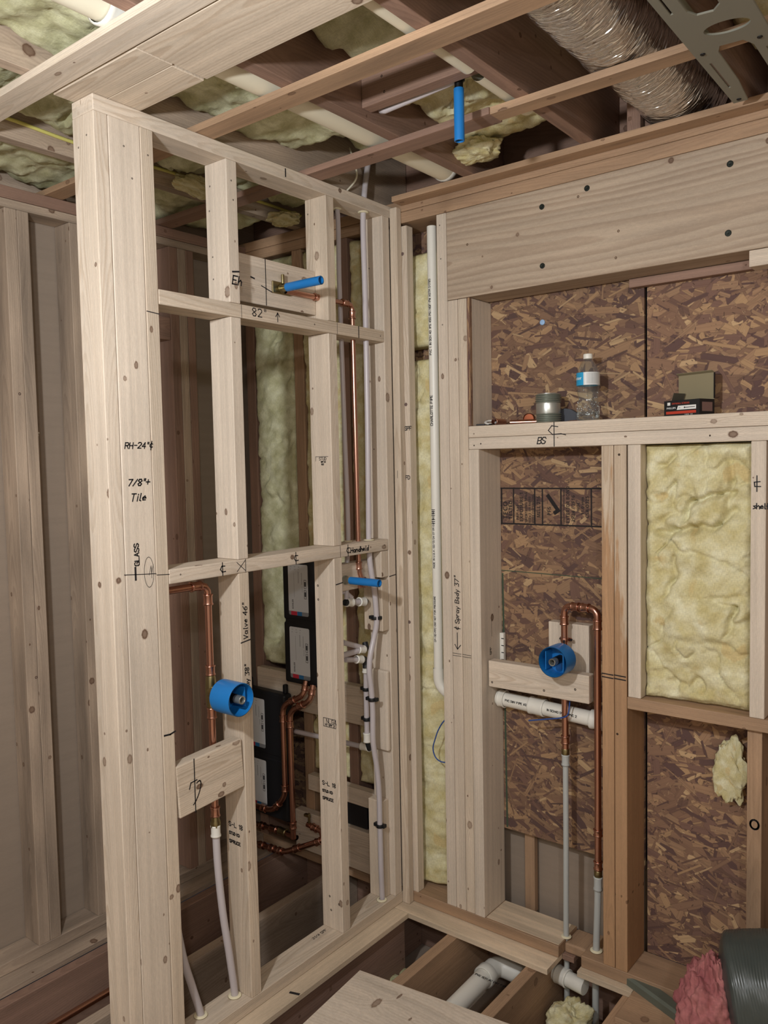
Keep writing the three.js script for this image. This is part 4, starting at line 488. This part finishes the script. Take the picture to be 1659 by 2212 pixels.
{ const t = thing('mounting_frame', 'grey slotted metal mounting frame with an oval opening under the ceiling', 'bracket', [48, 96.3, 17]); const m = std(0x8b8a7e, { metalness: 0.35, roughness: 0.55 });
  const s = new THREE.Shape(), P = (pts, sh) => pts.forEach(([x, z], i) => (i ? sh.lineTo(x, -z) : sh.moveTo(x, -z)));
  P([[44.75, 60], [44.85, 4.2], [46.1, 4.2], [46.5, 9], [46.6, 15.6], [47, 16.6], [48.8, 16.4], [49.35, 15], [49.3, 4.2], [50.9, 4.2], [51, 60], [48.9, 60], [48.9, 23.2], [48.2, 22.4], [47, 22.6], [46.55, 23.6], [46.4, 60]], s);
  const ov = new THREE.Path(); ov.absellipse(48.35, -19.4, 1.75, 1.05, 0, Math.PI * 2, true, 0.12); s.holes.push(ov);
  for (const [x, a, b] of [[45.5, 8, 14], [45.55, 24, 29], [45.55, 34, 40], [50.1, 8, 14]]) { const h = new THREE.Path(); P([[x - 0.12, a], [x - 0.12, b], [x + 0.12, b], [x + 0.12, a]], h); s.holes.push(h); }
  const g = new THREE.ExtrudeGeometry(s, { depth: 0.1, bevelEnabled: true, bevelSize: 0.04, bevelThickness: 0.04, bevelSegments: 1, curveSegments: 20 }); g.rotateX(-Math.PI / 2); g.translate(0, 96.28, 0); part('plate', g, m, t);
  for (const x of [44.85, 46.4]) part('flange', bx(x - 0.04, x + 0.04, 96.3, 97.2, 17.4, 60, { r: 0.02 }), m, t); for (const [x, z] of [[45.5, 16.1], [45.5, 4.9], [50, 16]]) part('screw', screwHead(V(x, 96.28, z), V(0, -1, 0), 0.22, 0.12), darkIron, t); }
{ const t = thing('electric_cable', 'yellow cable stapled along the joist over the pipe wall', 'cable', [-3.4, 100, 40]); part('cable', curve([V(-3.5, 100.6, 90), V(-3.5, 100.3, 60), V(-3.55, 100.1, 50), V(-3.5, 99.6, 44), V(-3.6, 99.8, 20), V(-3.5, 99.6, 0)], 0.2, 60, 10), yellowWire, t); }
{ const t = thing('electric_cable', 'yellow cable stapled along the joist over the wallboard bay', 'cable', [-17.4, 99, 40]); part('cable', curve([V(-17.35, 99.8, 90), V(-17.35, 99.3, 60), V(-17.3, 99.2, 44), V(-17.35, 98.95, 36.7), V(-17.35, 99.2, 20), V(-17.35, 99, 0)], 0.2, 60, 10), yellowWire, t); }
{ const t = thing('electric_cable', 'pale cable looping behind the top of the pipe wall', 'cable', [-1, 98, 8]); part('cable', curve([V(-2.5, 104, 6.5), V(-1, 101.4, 7.2), V(-0.6, 99, 7), V(-1.4, 97.4, 7.8), V(-2.6, 96.6, 8.2)], 0.12, 40, 8), cream, t); }
{ const t = thing('electric_cable', 'blue wire looping out between the white pipe and the stud', 'wire', [5, 23, -0.6]); part('wire', curve([V(7.4, 27.6, -5.0), V(6.6, 27, -0.7), V(5.6, 25.6, -0.6), V(5, 24.2, -0.6), V(4.55, 22.5, -0.6), V(5.1, 21.3, -0.6), V(6.3, 21, -0.7), V(6.8, 21, -5)], 0.09, 60, 8), blueWire, t); }
{ const t = thing('electric_cable', 'blue wire wrapped round the copper under the drain pipe', 'wire', [22, 30, -2]); part('wire', curve([V(23.9, 32.3, -2.9), V(24.15, 31.2, -2.1), V(24, 30.4, -1.9), V(23.3, 30, -1.95), V(21.1, 29.4, -1.95), V(18.6, 28.75, -2)], 0.09, 50, 8), blueWire, t); }
{ const t = thing('cable_strip', 'white slotted plastic strip stuck beside the trimmer stud', 'plastic strip', [13.2, 35, -5]); part('strip', bx(12.9, 13.5, 35, 39, -5.25, -4.7, { r: 0.05 }), pvc, t); for (let i = 0; i < 4; i++) part('slot', bx(13.15, 13.52, 35.35 + i * 0.95, 35.47 + i * 0.95, -4.72, -4.68, { r: 0.01 }), blackP, t); }

// ---------------------------------------------------------------- what stands on the shelf beam
const SH = 66.61;
{ const t = thing('pipe_coupling', 'galvanised threaded pipe coupling standing on the shelf', 'pipe fitting', [21.45, SH, -2.5]); const c = (y) => V(21.45, SH + y, -2.5), thr = []; for (const [y0] of [[0.05], [2.4]]) for (let i = 0; i < 5; i++) thr.push(turned(c(y0 + i * 0.23), c(y0 + 0.23 + i * 0.23), [[1.3, 0], [1.38, 0.02], [1.6, 0.38], [1.6, 0.62], [1.38, 0.98], [1.3, 1]], 40));
  part('thread', thr, galv, t, 'threaded ends'); part('barrel', turned(c(0), c(3.6), [[1.25, 0], [1.34, 0], [1.34, 0.32], [1.5, 0.34], [1.5, 0.66], [1.34, 0.68], [1.34, 1], [1.22, 1], [1.22, 0.1]], 40), steel, t); }
{ const t = thing('water_bottle', 'clear plastic water bottle with a blue and white label', 'bottle', [26.7, SH, -2.5]), c = (y) => V(26.7, SH + y, -2.5);
  const clear = new THREE.MeshPhysicalMaterial({ color: 0xf4f8f8, roughness: 0.05, transmission: 0.97, thickness: 0, ior: 1.5, specularIntensity: 1, side: THREE.DoubleSide });
  const prof = [[0.02, 0.12], [0.7, 0.1], [0.95, 0], [1.25, 0.06], [1.36, 0.3], [1.38, 0.9], [1.3, 1.6], [1.16, 2.2], [1.14, 2.7], [1.24, 3.3], [1.32, 3.9], [1.34, 5.3], [1.3, 5.7], [1.1, 6.3], [0.8, 6.9], [0.52, 7.25], [0.46, 7.4], [0.46, 7.6]], n = 72, gl = new THREE.LatheGeometry(prof.map(([r, y]) => new THREE.Vector2(r, y)), n), p = gl.attributes.position;
  for (let i = 0; i < p.count; i++) { const x = p.getX(i), y = p.getY(i), z = p.getZ(i), a = Math.atan2(z, x), r = Math.hypot(x, z), q = 1 + (y > 0.1 && y < 3.6 ? 0.035 * N(Math.cos(a) * 4, y * 2.2, Math.sin(a) * 4) + (y < 0.8 ? 0.05 * Math.cos(a * 5) : 0.02 * Math.sin(y * 6)) : 0); p.setX(i, x * q); p.setZ(i, z * q); void r; }
  gl.computeVertexNormals(); gl.translate(26.7, SH, -2.5); part('bottle_body', gl, clear, t);
  const lt = canvasTex(512, 96, (g, w, h) => { g.fillStyle = '#d9dcdc'; g.fillRect(0, 0, w, h); g.fillStyle = '#2ba0d2'; g.fillRect(0, 0, 300, h); g.fillStyle = '#f2f5f6'; g.font = 'bold 30px sans-serif'; g.fillText('water', 200, 54); g.fillStyle = '#55595c'; g.font = '8px sans-serif'; for (let i = 0; i < 8; i++) g.fillText('Nutrition Facts serving size', 318, 14 + i * 10); g.strokeStyle = '#303436'; for (let i = 0; i < 26; i++) { g.lineWidth = 1 + (i % 3); g.beginPath(); g.moveTo(458 + i * 1.8, 16); g.lineTo(458 + i * 1.8, 74); g.stroke(); } });
  const lg = new THREE.CylinderGeometry(1.37, 1.37, 1.5, 60, 1, true); lg.rotateY(2.62); lg.translate(26.7, SH + 4.95, -2.5); part('bottle_label', lg, std(0xffffff, { map: lt, roughness: 0.4, side: THREE.DoubleSide }), t, 'blue and white wrap label'); { const r = rng(9), dr = []; for (let i = 0; i < 130; i++) { const a = r() * 6.28, y = 0.5 + r() * r() * 3.4, q = 1.2 + 0.1 * Math.sin(y), g = new THREE.SphereGeometry(0.02 + r() * 0.05, 8, 6); g.translate(26.7 + Math.cos(a) * q, SH + y, -2.5 + Math.sin(a) * q); dr.push(g); } const dm = part('droplets', dr, std(0xe8eef0, { roughness: 0.08, metalness: 0.3 }), t); dm.userData.kind = 'stuff'; }
  part('cap', turned(c(7.35), c(7.95), [[0.5, 0], [0.55, 0.05], [0.55, 0.9], [0.48, 1], [0, 1]], 30), pvc, t, 'white cap');
  part('water', turned(c(0.14), c(1.05), [[0, 0], [0.9, 0.02], [1.22, 0.2], [1.28, 1], [0, 1]], 40), new THREE.MeshPhysicalMaterial({ color: 0xffffff, roughness: 0.02, transmission: 1, thickness: 0.02, ior: 1.33 }), t); }
{ const t = thing('screw_box', 'open black carton of screws on the shelf', 'box', [38.4, SH, -2.9]); const q = new THREE.Quaternion().setFromAxisAngle(YP, -0.3), W = 4.5, D = 2.7, Hh = 1.75, put = (g) => g.applyQuaternion(q).translate(38.4, SH, -2.9);
  const front = canvasTex(512, 200, (g, w, h) => { g.fillStyle = '#17191c'; g.fillRect(0, 0, w, h); g.fillStyle = '#e8e8e4'; g.fillRect(46, 18, 44, 40); g.fillStyle = '#c0402c'; g.font = 'bold 30px sans-serif'; g.fillText('DRYWALL SCREWS', 112, 48); g.fillRect(26, 138, 440, 36); g.fillStyle = '#e9e9e6'; g.font = 'bold 32px sans-serif'; g.fillText('PHILLIPS', 34, 106); g.beginPath(); g.moveTo(186, 122); g.lineTo(204, 68); g.lineTo(466, 68); g.lineTo(466, 122); g.fill(); g.fillStyle = '#1b1b1d'; g.font = '20px sans-serif'; g.fillText('#6', 214, 102); g.beginPath(); g.arc(300, 95, 10, 0, 7); g.fill(); g.fillRect(300, 91, 150, 8); g.fillStyle = '#d8d8d4'; g.font = 'bold 17px sans-serif'; g.fillText('1-5/8 IN    5 LB', 300, 194); });
  const black = std(0x17191c, { roughness: 0.45 }), card = std(0x8e8468, { roughness: 0.85, side: THREE.DoubleSide });
  const wall = (x0, x1, y0, y1, z0, z1) => put(bx(x0, x1, y0, y1, z0, z1, { r: 0.02 }));
  part('carton', [wall(-W / 2, W / 2, 0, 0.06, -D / 2, D / 2), wall(-W / 2, W / 2, 0.02, Hh, D / 2 - 0.06, D / 2), wall(-W / 2, W / 2, 0.02, Hh, -D / 2, -D / 2 + 0.06), wall(-W / 2, -W / 2 + 0.06, 0.02, Hh, -D / 2, D / 2), wall(W / 2 - 0.06, W / 2, 0.02, Hh, -D / 2, D / 2)], black, t);
  const pf = new THREE.PlaneGeometry(W - 0.08, Hh - 0.08); pf.translate(0, Hh / 2, D / 2 + 0.012); part('front_print', put(pf), std(0xffffff, { map: front, roughness: 0.4 }), t); const ps = new THREE.PlaneGeometry(1.9, 1.0); ps.rotateY(Math.PI / 2); ps.translate(W / 2 + 0.012, Hh * 0.52, 0); part('side_print', put(ps), std(0x8d6f68, { roughness: 0.5 }), t);
  part('lid', [put(bx(-W / 2, W / 2, Hh, Hh + 3, -D / 2 + 0.01, -D / 2 + 0.06, { r: 0.01 }).rotateX(0))], card, t, 'raised grey-brown cardboard lid'); const lip = bx(-W / 2, W / 2, 0, 0.5, 0, 0.05, { r: 0.01 }); lip.rotateX(1.15); lip.translate(0, Hh + 2.96, -D / 2 + 0.04); part('lid_lip', put(lip), card, t); const ed = bx(W / 2, W / 2 + 0.05, Hh + 0.1, Hh + 2.9, -D / 2 - 0.06, -D / 2 + 0.2, { r: 0.01 }); part('lid_edge', put(ed), black, t); const fp = bx(-W / 2 + 0.05, -W / 2 + 0.1, 0, 0.95, -D / 2 + 0.3, D / 2 - 0.3, { r: 0.01 }); fp.rotateZ(-0.35); fp.translate(0.52, Hh - 0.78, 0); part('side_flap', put(fp), std(0x5b564a, { roughness: 0.85 }), t); }
{ const t = thing('copper_offcut', 'short copper offcut on the shelf showing its open end', 'pipe offcut', [14.9, SH, -2]); part('pipe', hollow(V(14.9, SH + 0.43, -0.6), V(14.5, SH + 0.43, -3.6), 0.43, 0.37), copper, t); }
{ const t = thing('copper_offcut', 'longer copper offcut lying along the shelf behind the coupling', 'pipe offcut', [18, SH, -3.4]); part('pipe', hollow(V(15.9, SH + 0.33, -2.9), V(20.1, SH + 0.33, -4.4), 0.33, 0.28), copper, t); }
{ const t = thing('pipe_plug', 'round copper plug leaning on the strand board above the shelf', 'pipe plug', [17.6, SH, -5]); part('plug', [rod(V(17.5, SH + 0.8, -5.1), V(17.6, SH + 0.78, -4.7), 0.72, 30), hollow(V(17.6, SH + 0.78, -4.7), V(17.65, SH + 0.77, -4.5), 0.72, 0.66, 30)], std(0x8a4f36, { metalness: 0.9, roughness: 0.5 }), t); }
{ const t = thing('hand_tool', 'small pliers with pale grips lying at the shelf end', 'pliers', [13, SH, -1.4]); const b = bx(-1.1, 0.1, 0, 0.2, -0.12, 0.12, { r: 0.08 }); b.rotateY(0.4); b.translate(13, SH + 0.06, -1.4); part('jaw', b, darkIron, t); const ring = new THREE.TorusGeometry(0.42, 0.12, 10, 26); ring.scale(1.5, 1, 1); ring.rotateX(-1.0); ring.rotateY(0.5); ring.translate(13.8, SH + 0.42, -1.5); part('grip', ring, std(0xcfcdc8, { roughness: 0.45 }), t); part('grip', curve([V(13.2, SH + 0.2, -1.5), V(14, SH + 0.1, -1), V(14.8, SH + 0.12, -0.7)], 0.11, 20, 8), darkIron, t); }
{ const t = thing('sanding_pad', 'dark grey wedge of abrasive cloth between coupling and bottle', 'sandpaper', [24.2, SH, -3.5]); const s = new THREE.Shape(); s.moveTo(-1.5, 0); s.lineTo(1.7, 0); s.quadraticCurveTo(0.9, 0.9, -0.2, 1.5); s.quadraticCurveTo(-1.2, 1.8, -1.5, 1.5); s.closePath(); const g = new THREE.ExtrudeGeometry(s, { depth: 0.5, bevelEnabled: true, bevelSize: 0.06, bevelThickness: 0.06, bevelSegments: 2 }); g.translate(23.9, SH + 0.06, -4.6); part('pad', g, std(0x4d5057, { roughness: 0.8 }), t); }
{ const t = thing('cardboard_scrap', 'torn scrap of brown cardboard by the foot of the bottle', 'scrap', [24.9, SH, -1.7]); const s = new THREE.Shape(); s.moveTo(-0.8, -0.3); s.lineTo(0.5, -0.4); s.lineTo(0.8, 0.1); s.lineTo(0.1, 0.35); s.lineTo(-0.6, 0.2); s.closePath(); const g = new THREE.ExtrudeGeometry(s, { depth: 0.05, bevelEnabled: false }); g.rotateX(-1.35); g.translate(24.7, SH + 0.1, -2.6); part('card', g, std(0x8b5f48, { roughness: 0.9 }), t); }

// ---------------------------------------------------------------- floor clutter
{ const t = thing('plywood_sheet', 'loose pale plywood sheet laid over the floor joists', 'plywood', [5, -0.7, 16.5]); const s = new THREE.Shape(), c = [[5, 16.47], [29, 13.3], [33.4, 61], [9.2, 62.5]]; c.forEach(([x, z], i) => (i ? s.lineTo(x, -z) : s.moveTo(x, -z))); s.closePath();
  const g = new THREE.ExtrudeGeometry(s, { depth: 0.62, bevelEnabled: true, bevelSize: 0.04, bevelThickness: 0.04, bevelSegments: 1 }); g.rotateX(-Math.PI / 2); g.translate(0, -0.72, 0); boxUV(g, 'x', 96, 30); part('sheet', g, wC, t); }
{ const t = thing('flexible_duct', 'grey plastic-jacketed duct end by the sill, pink wool showing', 'duct', [46, 7, 8]); const a = V(45.3, 9.1, 8.6), b = V(63, 12.4, 2.6), n = 420, seg = 64, pos = [], idx = [], d = b.clone().sub(a).normalize(), u = d.clone().cross(YP).normalize(), w = u.clone().cross(d).normalize(), L = a.distanceTo(b);
  for (let j = 0; j <= n; j++) for (let i = 0; i <= seg; i++) { const s = j / n, q = i / seg * Math.PI * 2, z = s * L, rib = Math.abs(((z / 0.27 + 2 * N(Math.cos(q), Math.sin(q), z * 0.2)) % 1) - 0.5), R = (5.6 + 0.08 * rib + 0.3 * N(Math.cos(q) * 1.3, Math.sin(q) * 1.3, z * 0.25) + 0.09 * N(Math.cos(q) * 7, Math.sin(q) * 7, z)) * (1 - 0.5 * Math.pow(1 - smooth(0, 0.09, s), 2)), p = a.clone().addScaledVector(d, z).addScaledVector(u, Math.cos(q) * R).addScaledVector(w, Math.sin(q) * R); pos.push(p.x, p.y, p.z); }
  for (let j = 0; j < n; j++) for (let i = 0; i < seg; i++) { const p = j * (seg + 1) + i, q = p + seg + 1; idx.push(p, p + 1, q + 1, p, q + 1, q); }
  const g = new THREE.BufferGeometry(); g.setAttribute('position', new THREE.Float32BufferAttribute(pos, 3)); g.setAttribute('uv', new THREE.Float32BufferAttribute(new Float32Array(pos.length / 3 * 2), 2)); g.setIndex(idx); g.computeVertexNormals(); part('jacket', g, std(0x3f4644, { roughness: 0.32, side: THREE.DoubleSide }), t, 'wrinkled grey plastic jacket');
  const e = new THREE.SphereGeometry(1, 110, 70), p = e.attributes.position; for (let i = 0; i < p.count; i++) { const x = p.getX(i), y = p.getY(i), z = p.getZ(i), m = 1 + 0.42 * fbm(x * 1.8, y * 1.8, z * 1.8, 4) + 0.14 * N(x * 7, y * 7, z * 7) + 0.06 * N(x * 17, y * 17, z * 17); p.setXYZ(i, 45 + x * 3.3 * m, 7.4 + y * 5.4 * m, 9.6 + z * 4.2 * m); } e.computeVertexNormals(); part('pink_wool', e, woolPink, t, 'pink wool spilling from the end'); }
{ const t = thing('metal_channel', 'grey-green metal channel lying across the floor corner', 'metal channel', [36, 0.6, 1]); const s = new THREE.Shape(); s.moveTo(-0.85, 0); s.lineTo(0.85, 0); s.lineTo(0.85, 0.75); s.lineTo(0.6, 1.0); s.lineTo(-0.6, 1.0); s.lineTo(-0.85, 0.75); s.closePath(); const g = new THREE.ExtrudeGeometry(s, { depth: 13, bevelEnabled: true, bevelSize: 0.05, bevelThickness: 0.05, bevelSegments: 2 }); g.rotateY(1.17); g.translate(32.5, 0.06, -0.9); part('channel', g, std(0x6d746a, { metalness: 0.3, roughness: 0.5 }), t); }
{ const t = thing('storage_crate', 'dark green plastic crate sunk in the corner of the floor opening', 'crate', [38.5, -9.9, 9]); const m = std(0x1d3a34, { roughness: 0.5 }); part('side', bx(34.4, 43, -9.9, -1.6, 12.6, 12.9), m, t); part('side', bx(34.4, 43, -9.9, -1.6, 6.6, 6.9), m, t); part('side', bx(34.1, 34.4, -9.9, -1.6, 6.6, 12.9), m, t); part('side', bx(43, 43.3, -9.9, -1.6, 6.6, 12.9), m, t); part('lid', bx(34, 43.4, -1.6, -1.2, 6.5, 13, { r: 0.12 }), m, t); }

// ---------------------------------------------------------------- the work lamp and the added fill bulb
function lampBody(name, label, c, cordTop, light) { const t = thing(name, label, 'lamp', c.toArray()); part('bulb', new THREE.SphereGeometry(1.9, 28, 20).translate(c.x, c.y, c.z), new THREE.MeshStandardMaterial({ color: 0xffffff, emissive: 0xf6f8ff, emissiveIntensity: light, roughness: 0.6 }), t); part('socket', turned(c.clone().add(V(0, 1.7, 0)), c.clone().add(V(0, 4.4, 0)), [[1.1, 0], [1.0, 0.2], [0.8, 1], [0, 1]]), blackP, t); part('cord', curve([c.clone().add(V(0, 4.3, 0)), c.clone().add(V(0.3, 7, 0.2)), cordTop], 0.14, 20, 8), blackP, t); }
lampBody('work_light', 'bare work lamp hanging from a furring strip beside the camera', LAMP, V(31.2, 96.5, 81.5), 6); lampBody('added_fill_bulb', 'added fill bulb hanging out of view behind the camera', ADDED_FILL, V(92, 96.5, 113), 5);

renderer.render(scene, camera);
